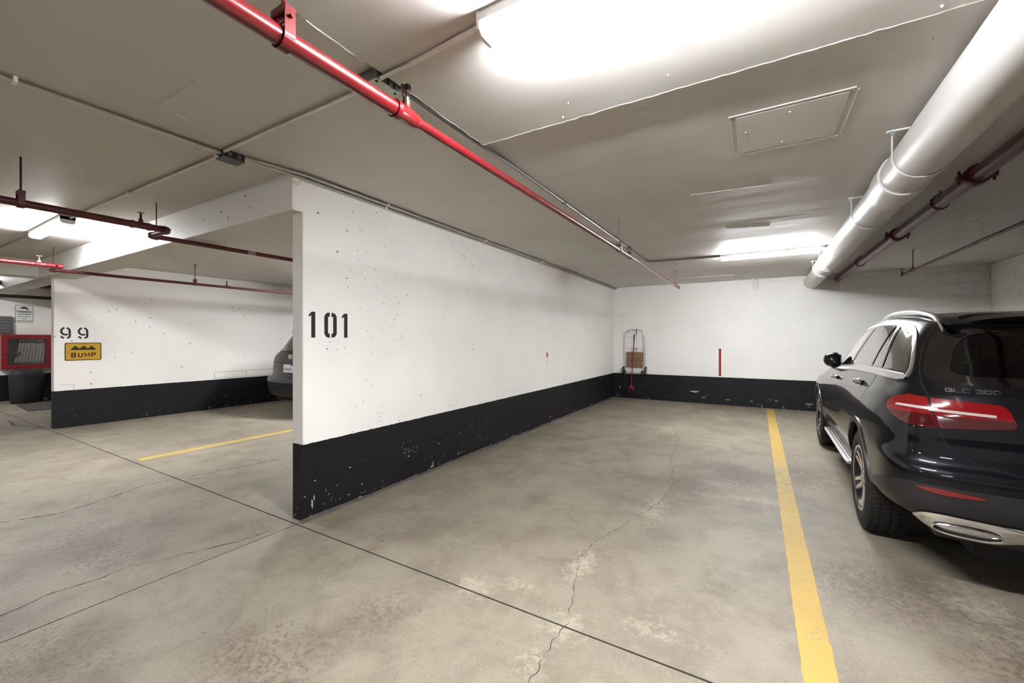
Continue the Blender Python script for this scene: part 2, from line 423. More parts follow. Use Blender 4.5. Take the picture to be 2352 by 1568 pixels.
def wallbox(name, x0, x1, y0, y1, m, z1=CEIL, bev=.008):
    return struct(MB().box(x0, x1, y0, y1, 0, z1).build(name, m, bevel=bev, bseg=2))
wall101 = wallbox('wall_left', WX - WT, WX, YE, YB, WALLM)
wall99 = wallbox('wall_left_far', W99 - WT, W99, YE, YB, WALL99M)
wallR = wallbox('wall_right', XR, XR + WT, YE, YB, WALLM)
wallE = wallbox('wall_end', XFAR - .3, XFAR, YF, 3.0, WALL99M)
wallEr = wallbox('wall_end_return', XFAR - .3, W99 - WT, 3.0, 3.2, WALL99M)
wallS = wallbox('wall_side', XRR, XRR + .2, YF, YB, WALLM)
wallF = wallbox('wall_front', XL, XRR, YF - .2, YF, WALLM)
# back wall: mortar backing + single painted blocks
wallB = struct(MB().box(XL, XRR, YB, YB + .2, 0, CEIL).build('wall_back', BLOCKM))
BW, BH, GAP = .40, .20, .005
blk = MB().box(-BW / 2 + GAP / 2, BW / 2 - GAP / 2, -.0045, .0005, GAP / 2, BH - GAP / 2).build('concrete_block', BLOCKM, wallB, bevel=.002, bseg=1)
bme = blk.data
half = None; first = True
x_start, x_end = WX, XR
nrow = int(CEIL / BH)
def add_block(x0, x1, z0, h=BH):
    global first
    if abs(x1 - x0 - BW) < 1e-6 and abs(h - BH) < 1e-6:
        if first: o = blk; first = False
        else:
            o = bpy.data.objects.new('concrete_block', bme); COL.objects.link(o); o.parent = wallB
        o.location = ((x0 + x1) / 2, YB, z0)
    else:
        MB().box(x0 + GAP / 2, x1 - GAP / 2, YB - .0045, YB + .0005, z0 + GAP / 2, z0 + h - GAP / 2).build('concrete_block', BLOCKM, wallB)
for r in range(nrow + 1):
    z0 = r * BH; h = min(BH, CEIL - z0)
    if h < .02: continue
    x = x_start + .03 - (BW / 2 if r % 2 else 0)
    while x < x_end - .01:
        a, b_ = max(x, x_start), min(x + BW, x_end)
        if b_ - a > .02: add_block(a, b_, z0, h)
        x += BW
# beam across the heads of the left-hand bays
BEAM_Y, BEAM_Z = 1.86, 2.413
beam = struct(MB().box(XFAR, WX - .0006, BEAM_Y, BEAM_Y + .34, BEAM_Z, CEIL).build('ceiling_beam', WALLM))
beam.data.materials.append(CEILM)  # shade under the beam is painted in with the darker ceiling colour
for p_ in beam.data.polygons:
    if p_.normal.z < -.9: p_.material_index = 1
beam['label'] = 'white concrete ceiling beam over the left bays'
beam2 = struct(MB().box(-10.35, -9.95, YF, BEAM_Y, BEAM_Z + .02, CEIL).build('cross_beam', WALL99M, bevel=.006))
# ---------------------------------------------------------------- cracks in the slab
def crack(pts, w, seed):
    rnd = random.Random(seed); P = []
    for i in range(len(pts) - 1):
        a, b_ = Vector((*pts[i], 0)), Vector((*pts[i + 1], 0)); L = (b_ - a).length; n = max(3, int(L / .03))
        sd = Vector((-(b_ - a).y, (b_ - a).x, 0)).normalized()
        for k in range(n):
            P.append(a + (b_ - a) * k / n + sd * rnd.uniform(-.011, .011))
    vs = []; fs = []
    for i in range(len(P)):
        d = (P[min(i + 1, len(P) - 1)] - P[max(i - 1, 0)]).normalized(); sd = Vector((-d.y, d.x, 0))
        ww = w * rnd.uniform(.35, 1.6) * (0.25 if rnd.random() < .2 else 1)
        vs += [P[i] + sd * ww / 2 + Vector((0, 0, .0006)), P[i] - sd * ww / 2 + Vector((0, 0, .0006))]
        if i: a = 2 * (i - 1); fs.append((a, a + 1, a + 3, a + 2))
    return mesh_obj('floor_crack', vs, fs, CRACKM, floor)
crack([(-.811, 1.3), (-.811, 1.509), (-.829, 1.781), (-.811, 1.895), (-.844, 2.029), (-.917, 2.257), (-.997, 2.545), (-.983, 2.753), (-.867, 3.219), (-.72, 3.81), (-.696, 4.338), (-.896, 5.275), (-.946, 6.255), (-1.21, 7.322)], .0035, 1)
crack([(-3.3, .2), (-3.345, .489), (-3.393, .649), (-3.373, .854), (-3.38, 1.015), (-3.295, 1.186), (-3.203, 1.37), (-3.13, 1.556), (-3.1, 1.837)], .008, 2)
crack([(-5.1, .3), (-5.057, .74), (-4.913, 1.012), (-4.947, 1.198), (-5.137, 1.64), (-5.075, 1.974), (-4.963, 2.377), (-4.88, 2.962), (-4.9, 4.2)], .012, 3)
crack([(-.261, 4.14), (.0, 4.17), (.197, 4.188), (.632, 4.197), (1.2, 4.25)], .004, 4)
crack([(-1.9, 8.4), (-1.2, 8.0), (-.4, 8.1), (.3, 7.4), (.8, 7.1)], .006, 5)
crack([(-12.0, 1.2), (-11.3, 1.75), (-10.6, 1.7), (-9.9, 1.9)], .03, 6)
# cove strip of mortar at the foot of the partition
cv = MB(); n = 60; rnd = random.Random(5); vs = []; fs = []
for i in range(n + 1):
    y = YE - .02 + (YB - YE) * i / n; w = .028 * rnd.uniform(.7, 1.3)
    vs += [(WX - .001, y, .0), (WX + .0, y, .018 * rnd.uniform(.6, 1.3)), (WX + w, y, .0008)]
    if i: a = 3 * (i - 1); fs += [(a + 1, a + 4, a + 5, a + 2)]
cv.add(vs, fs); cv.build('mortar_cove', mat('mortar_dirt', lin((112, 104, 96)), .9, var=.25, vscale=14), wall101)
# ---------------------------------------------------------------- yellow lines
def yline(x, y0, y1, label, seed):
    rnd = random.Random(seed); vs = []; fs = []; n = 150
    for i in range(n + 1):
        y = y0 + (y1 - y0) * i / n
        a, b_ = x - .065 + rnd.uniform(-.003, .003), x + .065 + rnd.uniform(-.003, .003)
        vs += [(a, y, .0002), (a + .002, y, .0015), (b_ - .002, y, .0015), (b_, y, .0002)]
        if i: k = 4 * (i - 1); fs += [(k, k + 4, k + 5, k + 1), (k + 1, k + 5, k + 6, k + 2), (k + 2, k + 6, k + 7, k + 3)]
    o = mesh_obj('parking_line', vs, fs, YELM); tag(o, label, 'parking line', 'yellow bay lines painted on the floor'); return o
yline(.232, 1.96, 9.98, 'long worn yellow line on the floor beside the black SUV', 1)
yline(-6.285, 1.96, 9.98, 'yellow line on the floor of the bay behind the 101 wall', 2)

# ---------------------------------------------------------------- lamps
def lens_mat(k): return mat('lamp_lens' + ('' if k == 1 else '_%d' % round(k * 100)), (1, 1, 1), .4, emit=(.955, .97, 1.0), strength=LAMP_STRENGTH * k)
LAMPBODY = mat('lamp_body', lin((236, 234, 230)), .4)
def lamp(x0, y, z, label, L=1.22, group='ceiling strip lights', k=1.0):
    e = empty('strip_light', (x0 + L / 2, y, z)); tag(e, label, 'light', group)
    h = L / 2
    MB().box(-h, h, -.058, .058, -.040, 0).build('housing', LAMPBODY, e, bevel=.003, bseg=1)
    prof = [(-.052, -.038), (-.052, -.062), (-.036, -.078), (.036, -.078), (.052, -.062), (.052, -.038)]
    m = MB(); m.prism(prof, lambda a, b, d: (d, a, b), -h + .012, h - .012); m.build('lens', lens_mat(k), e, smooth=True)
    pe = [(-.060, 0.0), (-.056, -.064), (-.038, -.081), (.038, -.081), (.056, -.064), (.060, 0.0)]
    for a, b_ in ((-h, -h + .012), (h - .012, h)):
        m = MB(); m.prism(pe, lambda p, q, d: (d, p, q), a, b_); m.build('end_cap', LAMPBODY, e)
    return e
lamp(-.92, 1.345, zp, 'bright strip light on the ceiling above the 101 wall end, at the top edge', k=1.15)
lamp(-.475, 7.03, CEIL, 'bright strip light deep in the bay above the back wall, crossing behind the drain pipe', k=.82)
lamp(-7.36, 1.345, CEIL, 'bright strip light far left between the red pipes before the beam', k=.75)
lamp(-7.2, 5.6, CEIL, 'strip light in the bay behind the 101 wall', k=1.15)
lamp(5.6, 1.345, CEIL, 'strip light over the lane right of the parked SUV', k=.7)
lamp(5.8, 7.03, CEIL, 'strip light in the bay right of the dividing wall')
for i, x in enumerate((-13.6, -7.36, -.92, 5.6)):
    lamp(x, -5.2, CEIL, ('leftmost', 'second from left', 'third from left', 'rightmost')[i] + ' strip light over the far side of the lane behind the viewer', group='strip lights behind the viewer', k=.4)
lamp(-13.9, 1.9 - 1.2, CEIL, 'strip light at the far end near the fire cabinet', k=.45)
# ---------------------------------------------------------------- sprinkler pipes, conduits, drain
def seg(a, b, n):
    a, b = Vector(a), Vector(b); return [a + (b - a) * i / n for i in range(n + 1)]
def hanger_clevis(parent, c, r, top, m, rod=True, big=True, rodr=.006):
    """clevis band hanger round a pipe running along Y, c = pipe centre, top = ceiling height"""
    x, y, z = c; w = r + .004; hy = .017; t = .0035; up = r + .052
    h = empty('tmp'); bpy.data.objects.remove(h)
    mb = MB(); pts = [(w, up)] + arc(0, 0, w, w, 0, -180, 14) + [(-w, up)]
    for i in range(len(pts) - 1):
        (x0, z0), (x1, z1) = pts[i], pts[i + 1]
        dx, dz = x1 - x0, z1 - z0; l = math.hypot(dx, dz); nx, nz = dz / l * t, -dx / l * t
        mb.add([(x + x0, y - hy, z + z0), (x + x1, y - hy, z + z1), (x + x1, y + hy, z + z1), (x + x0, y + hy, z + z0),
                (x + x0 - nx, y - hy, z + z0 - nz), (x + x1 - nx, y - hy, z + z1 - nz), (x + x1 - nx, y + hy, z + z1 - nz), (x + x0 - nx, y + hy, z + z0 - nz)],
               [(0, 1, 2, 3), (7, 6, 5, 4), (0, 4, 5, 1), (2, 6, 7, 3), (1, 5, 6, 2), (0, 3, 7, 4)])
    band = mb.build('hanger_band', m, parent, smooth=True, angle=30)
    zz = z + up
    mb = MB(); mb.box(x - w - .004, x + w + .004, y - hy - .002, y + hy + .002, zz - .018, zz + .006)
    mb.build('hanger_yoke', m, band, bevel=.003, bseg=1)
    MB().cyl((x - w - .016, y, z + r + .022), (x + w + .016, y, z + r + .022), .006, n=8).build('hanger_bolt', m, band)
    MB().cyl((x - w - .016, y, z + r + .025), (x - w - .003, y, z + r + .025), .0105, n=6).add([], []).build('bolt_nut', m, band)
    if rod:
        MB().cyl((x, y, zz - .02), (x, y, top - .001), rodr, n=8).build('threaded_rod', m, band, smooth=True)
    return band
def hanger_ring(parent, c, r, top, m):
    """swivel ring hanger with a thin rod"""
    x, y, z = c; w = r + .003
    mb = MB(); mb.tube([(x + w * math.cos(a), y, z + w * math.sin(a) * 1.0 + (.012 if math.sin(a) > .3 else 0)) for a in [2 * math.pi * k / 20 for k in range(20)]], .0035, n=6, closed=True)
    ring = mb.build('swivel_ring', m, parent, smooth=True)
    MB().lathe([(.010, 0), (.010, .014), (.006, .02), (0, .02)], (x, y, z + w + .010), (0, 0, 1), 8).build('ring_nut', m, ring, smooth=True)
    MB().cyl((x, y, z + w + .02), (x, y, top - .001), .0045, n=8).build('hanger_rod', m, ring, smooth=True)
    MB().obox((x + .006, y, top - .004), (1, 0, 0), (0, 1, 0), (0, 0, 1), .02, .008, .0035).build('rod_anchor', WHITEPAINT, ring)
    return ring
def sprinkler(parent, x, y, z0, m=BRASS):
    """upright sprinkler head standing on the pipe at height z0"""
    h = MB().lathe([(.017, -.012), (.017, .006), (.013, .006), (.013, .02), (0, .02)], (x, y, z0), (0, 0, 1), 10).build('sprinkler_head', m, parent, smooth=True)
    for s in (-1, 1):
        pts = [(x + s * .010, y, z0 + .018), (x + s * .019, y, z0 + .030), (x + s * .020, y, z0 + .045), (x + s * .012, y, z0 + .060), (x, y, z0 + .068)]
        MB().tube(pts, .003, n=6).build('frame_arm', m, h, smooth=True)
    MB().cyl((x, y, z0 + .02), (x, y, z0 + .066), .0035, n=8).build('glass_bulb', mat('bulb_red', lin((150, 60, 50)), .2), h, smooth=True)
    d = MB(); n = 18; vs = [(x, y, z0 + .070), (x, y, z0 + .073)]
    for k in range(n * 2):
        a = math.pi * k / n; r = .024 if k % 2 else .019
        vs += [(x + r * math.cos(a), y + r * math.sin(a), z0 + .067), (x + r * math.cos(a), y + r * math.sin(a), z0 + .070)]
    fs = []
    N2 = n * 2
    for k in range(N2):
        j = (k + 1) % N2
        fs += [(0, 2 + 2 * j, 2 + 2 * k), (1, 3 + 2 * k, 3 + 2 * j), (2 + 2 * k, 2 + 2 * j, 3 + 2 * j, 3 + 2 * k)]
    d.add(vs, fs); d.build('deflector', m, h)
    return h
def coupling(parent, p, q, r, m, name='coupling'):
    p, q = Vector(p), Vector(q); d = (q - p); L = d.length
    return MB().lathe([(r * .8, 0), (r * 1.12, 0), (r * 1.16, L * .06), (r * 1.16, L * .16), (r * 1.02, L * .2), (r * 1.02, L * .8), (r * 1.16, L * .84), (r * 1.16, L * .94), (r * 1.1, L), (r * .7, L)], p, d, 20).build(name, m, parent, smooth=True, angle=40)

# main red line over bay 101
PX = -1.262
def pz(y): return 2.352 + (2.40 - 2.352) * (y - .5) / 7.8
p1 = MB().cyl((PX, -3.0, pz(-3)), (PX, 1.20, pz(1.2)), .0302, n=24).build('sprinkler_pipe', REDM, smooth=True)
tag(p1, 'glossy bright red sprinkler pipe running overhead from the top edge towards the back wall', 'pipe')
MB().cyl((PX, 1.33, pz(1.33)), (PX, 4.76, pz(4.76)), .0215, n=20).build('pipe_run', REDM, p1, smooth=True)
MB().cyl((PX, 4.80, pz(4.8)), (PX, 8.30, pz(8.3)), .0172, n=16).build('pipe_run', REDM, p1, smooth=True)
tee = MB().lathe([(.031, -.075), (.037, -.075), (.038, -.055), (.034, -.05), (.034, .02), (.030, .035), (.030, .05), (.027, .058), (.022, .06)], (PX, 1.27, pz(1.27)), (0, 1, 0), 22).build('reducing_tee', REDM, p1, smooth=True, angle=40)
MB().cyl((PX, 1.265, pz(1.27) + .02), (PX, 1.265, pz(1.27) + .052), .02, .016, n=14).build('tee_outlet', REDM, tee, smooth=True)
sprinkler(p1, PX, 1.265, pz(1.27) + .055)
tee2 = coupling(p1, (PX, 4.74, pz(4.74)), (PX, 4.84, pz(4.84)), .0215, REDM, 'reducing_tee')
MB().cyl((PX, 4.79, pz(4.79) + .012), (PX, 4.79, pz(4.79) + .04), .016, .014, n=12).build('tee_outlet', REDM, tee2, smooth=True)
sprinkler(p1, PX, 4.79, pz(4.79) + .043)
hanger_clevis(p1, (PX, .742, pz(.742)), .0302, zp, REDM)
hanger_clevis(p1, (PX, 4.375, pz(4.375)), .0215, CEIL, STEELM)
hanger_ring(p1, (PX, 7.93, pz(7.93)), .0172, CEIL, REDM)
coupling(p1, (PX, 8.02, pz(8.02)), (PX, 8.10, pz(8.1)), .018, REDM)
el = MB().lathe([(.018, 0), (.024, 0), (.025, .05), (.021, .065), (0, .068)], (PX, 8.25, pz(8.25)), (0, 1, 0), 16).build('end_elbow', REDM, p1, smooth=True)
MB().cyl((PX, 8.29, pz(8.29) - .025), (PX, 8.29, pz(8.29) + .035), .016, n=12).build('end_outlet', REDM, p1, smooth=True)

# dark red lines over the left bays, each jogging sideways just before the beam
def elbow(parent, c, d_in, d_out, r, m):
    c = Vector(c); a = Vector(d_in).normalized(); b = Vector(d_out).normalized(); R = .035
    pts = [c - a * (R + .02)]
    for k in range(7):
        t = k / 6
        pts.append((c - a * R) * (1 - t) ** 2 + c * 2 * t * (1 - t) + (c + b * R) * t * t)
    pts.append(c + b * (R + .02))
    return MB().tube(pts, r * 1.22, n=14).build('elbow', m, parent, smooth=True)
def jog_line(x1, x2, yj, z, y0, y1, r, label, m):
    p = MB().cyl((x1, y0, z), (x1, yj, z), r, n=20).build('sprinkler_pipe', m, smooth=True)
    tag(p, label, 'pipe')
    elbow(p, (x1, yj, z), (0, 1, 0), (-1, 0, 0), r, m)
    MB().cyl((x1, yj, z), (x2, yj, z), r * .9, n=16).build('offset_run', DREDM, p, smooth=True)
    elbow(p, (x2, yj, z), (-1, 0, 0), (0, 1, 0), r * .9, DREDM)
    MB().cyl((x2, yj, z), (x2, y1, z + .01), r * .82, n=16).build('pipe_run', DREDM, p, smooth=True)
    return p
pA = jog_line(-4.43, -4.80, 1.58, 2.375, -6, 9.6, .027, 'dark maroon sprinkler pipe left of the 101 wall, nearer of the two jogging lines', DREDM)
hanger_clevis(pA, (-4.43, .74, 2.375), .027, CEIL, DREDM)
hanger_ring(pA, (-4.80, 1.625, 2.375), .022, CEIL, DREDM)
coupling(pA, (-4.43, 1.33, 2.375), (-4.43, 1.46, 2.375), .028, DREDM, 'reducing_tee')
sprinkler(pA, -4.43, 1.395, 2.375 + .037)
MB().cyl((-4.80, 2.42, 2.376), (-4.80, 2.5, 2.376), .0226, n=16).build('size_label', mat('worn_sticker', lin((190, 180, 175)), .5), pA, smooth=True)
pB = jog_line(-7.72, -8.2, 1.63, 2.362, -6, 9.6, .027, 'red sprinkler pipe at far left ending in a jog over the 99 wall', REDM)  # darker red beyond this pipe's jog paints in the shade there
hanger_ring(pB, (-8.2, 1.66, 2.362), .022, CEIL, REDM)
coupling(pB, (-7.72, 1.38, 2.362), (-7.72, 1.50, 2.362), .028, REDM, 'reducing_tee')
sprinkler(pB, -7.72, 1.44, 2.362 + .037, mat('bright_brass', lin((205, 196, 176)), .3, metal=.5))
hanger_clevis(pB, (-8.2, 3.30, 2.366), .022, CEIL, DREDM)
coupling(pB, (-8.2, 3.74, 2.367), (-8.2, 3.84, 2.367), .023, DREDM, 'reducing_tee')
sprinkler(pB, -8.2, 3.79, 2.367 + .03)

# thin dark line at the right
pR = MB().cyl((1.90, -1, 2.36), (1.90, 8.42, 2.405), .0165, n=14).build('sprinkler_pipe', DREDM, smooth=True)
tag(pR, 'thin dark sprinkler pipe at far right ending on a single rod before the back wall', 'pipe')
hanger_ring(pR, (1.90, 7.915, 2.402), .0165, CEIL, BRASS)
MB().lathe([(.017, 0), (.023, 0), (.024, .04), (.02, .055), (0, .058)], (1.90, 8.38, 2.405), (0, 1, 0), 14).build('end_elbow', DREDM, pR, smooth=True)
sprinkler(pR, 1.90, 8.41, 2.405 + .02)
# dark red standpipe main beside the drain
MX, MZ, MR = 1.357, 2.598, .053
pM = MB().cyl((MX, -4, MZ), (MX, YB - .006, MZ), MR, n=28).build('standpipe_main', PREDM, smooth=True)
tag(pM, 'thick dusty maroon pipe main running beside the white drain pipe', 'pipe')
def grooved(y):
    c = MB().lathe([(MR, -.05), (MR + .018, -.05), (MR + .022, -.035), (MR + .022, .035), (MR + .018, .05), (MR, .05)], (MX, y, MZ), (0, 1, 0), 26).build('grooved_coupling', DREDM, pM, smooth=True)
    for s in (-1, 1):
        MB().obox((MX + s * (MR + .032), y, MZ - .004), (1, 0, 0), (0, 1, 0), (0, 0, 1), .018, .03, .022).build('coupling_lug', DREDM, c, bevel=.006)
        MB().cyl((MX + s * (MR + .036), y, MZ - .05), (MX + s * (MR + .036), y, MZ + .045), .009, n=8).build('coupling_bolt', DREDM, c)
def loop_hanger(y):
    R = MR + .006
    pts = [(MX + R * math.cos(a), y, MZ + (R * math.sin(a) if math.sin(a) < 0 else .07 * math.sin(a) + .0)) for a in [2 * math.pi * k / 28 for k in range(28)]]
    h = MB().tube(pts, .0055, n=8, closed=True).build('loop_hanger', BRASS, pM, smooth=True)
    MB().cyl((MX - R - .008, y, MZ + .03), (MX + R * .6, y, MZ + .03), .005, n=8).build('cross_bolt', BRASS, h)
    MB().cyl((MX, y, MZ + .065), (MX, y, CEIL - .001), .007, n=8).build('short_rod', BRASS, h)

for y in (4.25, 6.2, 1.2): grooved(y)
for y in (4.93, 8.1, 2.0): loop_hanger(y)

# white drain pipe
D0, D1 = Vector((.80, -1.2, 2.505)), Vector((.935, YB - .005, 2.565))
dd = (D1 - D0)
def dp(y): return D0 + dd * ((y - D0.y) / dd.y)
drain = empty('drain_pipe', dp(3.3)); tag(drain, 'wide white drain pipe slung under the ceiling over the parked SUV', 'pipe')
def dpart(y0, y1, r0, r1, name):
    o = MB().cyl(dp(y0) - drain.location, dp(y1) - drain.location, r0, r1, n=40).build(name, DUCTM, drain, smooth=True); return o
dpart(-1.2, 3.88, .138, .138, 'pipe_length')
dpart(3.86, 7.6, .132, .132, 'pipe_length')
dpart(7.55, YB - .005, .128, .128, 'pipe_length')
def hub(y, L, r, lip):
    MB().lathe([(r - .02, 0), (r + lip, 0), (r + lip, L * .3), (r + lip * .8, L * .6), (r, L), (r - .02, L)], dp(y) - drain.location, dd, 40).build('hub_joint', DUCTM, drain, smooth=True, angle=40)
hub(3.70, .42, .134, .016); hub(7.48, .16, .130, .012); hub(8.1, .12, .128, .012)
def strap(y, r):
    c = dp(y) - drain.location; top = CEIL - .001 - drain.location.z
    pts = [(c.x - r - .003, c.y, top)] + [(c.x + (r + .003) * math.cos(a), c.y, c.z + (r + .003) * math.sin(a)) for a in [math.pi + math.pi * k / 24 for k in range(25)]] + [(c.x + r + .003, c.y, top)]
    mb = MB(); hy = .014; t = .003
    n = len(pts)
    vs = []; fs = []
    for i, p in enumerate(pts):
        a = Vector(pts[max(i - 1, 0)]); b_ = Vector(pts[min(i + 1, n - 1)]); d = (b_ - a).normalized(); nn = Vector((d.z, 0, -d.x)) * t
        for off, q in ((-hy, 0), (hy, 0), (hy, 1), (-hy, 1)):
            vs.append(Vector(p) + Vector((0, off, 0)) + nn * q)
        if i:
            k = 4 * (i - 1)
            fs += [(k + j, k + (j + 1) % 4, k + 4 + (j + 1) % 4, k + 4 + j) for j in range(4)]
    mb.add(vs, fs)
    s = mb.build('strap', WHITEPAINT, drain, smooth=True, angle=50)
    MB().box(c.x - r - .03, c.x - r + .09, c.y - .010, c.y + .010, top - .011, top - .001).build('strap_rail', WHITEPAINT, s)
    MB().box(c.x - r - .016, c.x - r + .006, c.y - .016, c.y + .016, top - .034, top - .010).build('beam_clamp', mat('galvanized_clamp', lin((178, 182, 182)), .35, metal=.7), s)
strap(3.36, .139); strap(4.76, .133); strap(7.3, .133); strap(8.25, .13)

# conduits and boxes
def conduit(name, pts, r, m, label, cat='conduit', group='electrical conduits on the ceiling', clips=0):
    P = []
    pts = [Vector(p) for p in pts]
    for i, p in enumerate(pts):
        if 0 < i < len(pts) - 1:
            a = (pts[i - 1] - p); b_ = (pts[i + 1] - p); R = min(.09, a.length * .4, b_.length * .4); a.normalize(); b_.normalize()
            for k in range(6):
                t = k / 5; P.append((p + a * R) * (1 - t) ** 2 + p * 2 * t * (1 - t) + (p + b_ * R) * t * t)
        else: P.append(p)
    o = MB().tube(P, r, n=10).build(name, m, smooth=True); tag(o, label, cat, group)
    for i in range(len(pts) - 1):
        a, b_ = pts[i], pts[i + 1]; L = (b_ - a).length
        for k in range(int(L / 1.5)):
            c = a + (b_ - a) * ((k + .5) / max(1, int(L / 1.5))); ax, ay, d = frame_of(b_ - a)
            MB().obox(c, d, ax, ay, .008, r * 1.7, r * .98).build('strap_clip', m, o, bevel=.002, bseg=1)
    return o
zc = CEIL - .0170
conduit('conduit', [(-3.10, -4, zc), (-3.115, 1.40, zc)], .0145, CONDM, 'painted conduit running from the top left to the small dark box')
conduit('conduit', [(-3.10, 1.53, zc), (-3.02, 1.94, zc - .014)], .0145, CONDM, 'short left-hand conduit leading from the dark box to the 101 wall')
conduit('conduit', [(-3.026, 1.94, zc - .014), (-3.026, YB - .02, zc - .014)], .0145, WHITEPAINT, 'lower of the two painted conduits along the top of the 101 wall')
conduit('conduit', [(-3.06, 1.53, zc), (-2.98, 1.93, zc)], .0125, CONDM, 'short right-hand conduit leading from the dark box to the 101 wall')
conduit('conduit', [(-2.98, 1.93, zc), (-2.98, YB - .02, zc)], .0125, WHITEPAINT, 'upper of the two painted conduits along the top of the 101 wall')
conduit('conduit', [(-1.72, 1.412, zc), (-3.06, 1.402, zc)], .012, CONDM, 'painted conduit between the pale box and the small dark box')
conduit('conduit', [(-3.18, 1.42, zc), (-6.12, 1.36, zc)], .012, CONDM, 'painted conduit from the small dark box to the far left strip light')
conduit('conduit', [(-7.38, 1.345, zc), (-11, 1.30, zc)], .012, CONDM, 'painted conduit beyond the far left strip light')
conduit('conduit', [(-1.53, 1.365, zp - .0125), (-1.25, 1.362, zp - .0125), (-1.05, 1.345, zp - .014), (-.925, 1.335, zp - .018)], .0108, CONDM, 'short bent conduit from the pale box up to the near strip light')
conduit('conduit', [(-1.54, 1.49, CEIL - .022), (-1.54, 2.2, CEIL - .022), (-1.535, 2.45, CEIL - .013), (-1.53, 6.80, CEIL - .013)], .0115, CONDGREY, 'long bare metal conduit running beside the bright red pipe')
conduit('conduit', [(-1.53, 6.78, CEIL - .014), (-1.50, 6.92, CEIL - .014), (-.48, 7.03, CEIL - .014)], .0115, CONDGREY, 'bare conduit bending across to the deep strip light')
b1 = empty('junction_box', (-1.60, 1.41, CEIL)); tag(b1, 'square junction box with pale cover beside the bright red pipe', 'junction box')
MB().box(-.07, .07, -.07, .07, -.055, -.0002).build('box_body', GREYBOX, b1, bevel=.004)
MB().box(-.072, .072, -.072, .072, -.060, -.055).build('cover', LTBOX, b1, bevel=.003)
for (x, y) in ((-.058, -.058), (.058, -.058), (.058, .058), (-.058, .058)):
    MB().cyl((x, y, -.064), (x, y, -.059), .006, n=8).build('cover_screw', DARKM, b1)
for x in (.03,):
    pass
for y in (.0, .04):
    MB().cyl((.0695, y, -.040), (.0725, y, -.040), .0115, n=14).build('knockout', DARKM, b1)
    MB().lathe([(.0115, 0), (.0145, 0), (.0145, .003), (.0115, .003)], (.0698, y, -.040), (1, 0, 0), 14, closed_prof=True).build('knockout_rim', GREYBOX, b1)
b2 = empty('junction_box', (-3.12, 1.465, CEIL)); tag(b2, 'small dark grey junction box where the ceiling conduits cross', 'junction box')
DKBOX = mat('dark_box_metal', lin((86, 86, 88)), .45, metal=.3, var=.1)
MB().box(-.055, .055, -.065, .065, -.045, -.0002).build('box_body', DKBOX, b2, bevel=.004)
MB().box(-.057, .057, -.067, .067, -.052, -.045).build('cover', mat('box_cover_grey', lin((120, 122, 124)), .4, metal=.3), b2, bevel=.002)
for y in (-.03, .03): MB().cyl((.0545, y, -.024), (.0585, y, -.024), .014, n=12).build('knockout', GREYBOX, b2)
MB().tube([(-.02, -.06, -.02), (-.01, -.09, -.04), (.0, -.075, -.05)], .008, n=8).build('connector', CONDM, b2, smooth=True)
# small white bracket on the back wall top and surface panel on the ceiling beside it
br = empty('wall_bracket', (-.02, YB - .005, CEIL)); tag(br, 'small white U-shaped bracket at the top of the back wall', 'bracket')
for s in (-1, 1): MB().box(s * .04 - .012, s * .04 + .012, -.09, 0, -.17, -.001).build('bracket_side', WHITEPAINT, br, bevel=.003, bseg=1)
MB().box(-.05, .06, -.02, 0, -.24, -.04).build('bracket_back', WHITEPAINT, br, bevel=.003, bseg=1)
MB().box(-.07, .07, -.10, 0, -.012, -.001).build('bracket_foot', WHITEPAINT, br, bevel=.003, bseg=1)
cp = MB().box(-1.35, -.38, 9.2, 9.95, CEIL - .008, CEIL - .0002).build('ceiling_panel', CEILM, bevel=.003, bseg=1)
tag(cp, 'thin painted panel on the ceiling just before the back wall', 'panel')
hk = MB().tube([(WX + .012, BEAM_Y + .06, 2.66), (WX + .012, BEAM_Y + .06, 2.635), (WX + .012, BEAM_Y + .0, 2.632), (WX + .012, BEAM_Y + .0, 2.615), (WX + .012, BEAM_Y + .04, 2.612)], .004, n=6).build('wire_hook', CONDM, smooth=True)
tag(hk, 'small bent wire hook at the top corner of the 101 wall', 'hook')
# ---------------------------------------------------------------- cars
def catmull(P, per):
    """centripetal-ish Catmull-Rom through the rows of P (n,3) -> dense"""
    P = np.asarray(P, float); n = len(P); out = []
    for i in range(n - 1):
        p0 = P[i - 1] if i > 0 else 2 * P[i] - P[i + 1]
        p1, p2 = P[i], P[i + 1]
        p3 = P[i + 2] if i + 2 < n else 2 * P[i + 1] - P[i]
        d1 = max(np.linalg.norm(p1 - p0), 1e-4) ** .5; d2 = max(np.linalg.norm(p2 - p1), 1e-4) ** .5; d3 = max(np.linalg.norm(p3 - p2), 1e-4) ** .5
        m1 = (p2 - p1) + d2 * ((p1 - p0) / d1 - (p2 - p0) / (d1 + d2))
        m2 = (p2 - p1) + d2 * ((p3 - p2) / d3 - (p3 - p1) / (d2 + d3))
        for k in range(per):
            t = k / per
            out.append((2 * t**3 - 3 * t**2 + 1) * p1 + (t**3 - 2 * t**2 + t) * m1 + (-2 * t**3 + 3 * t**2) * p2 + (t**3 - t**2) * m2)
    out.append(P[-1]); return np.array(out)

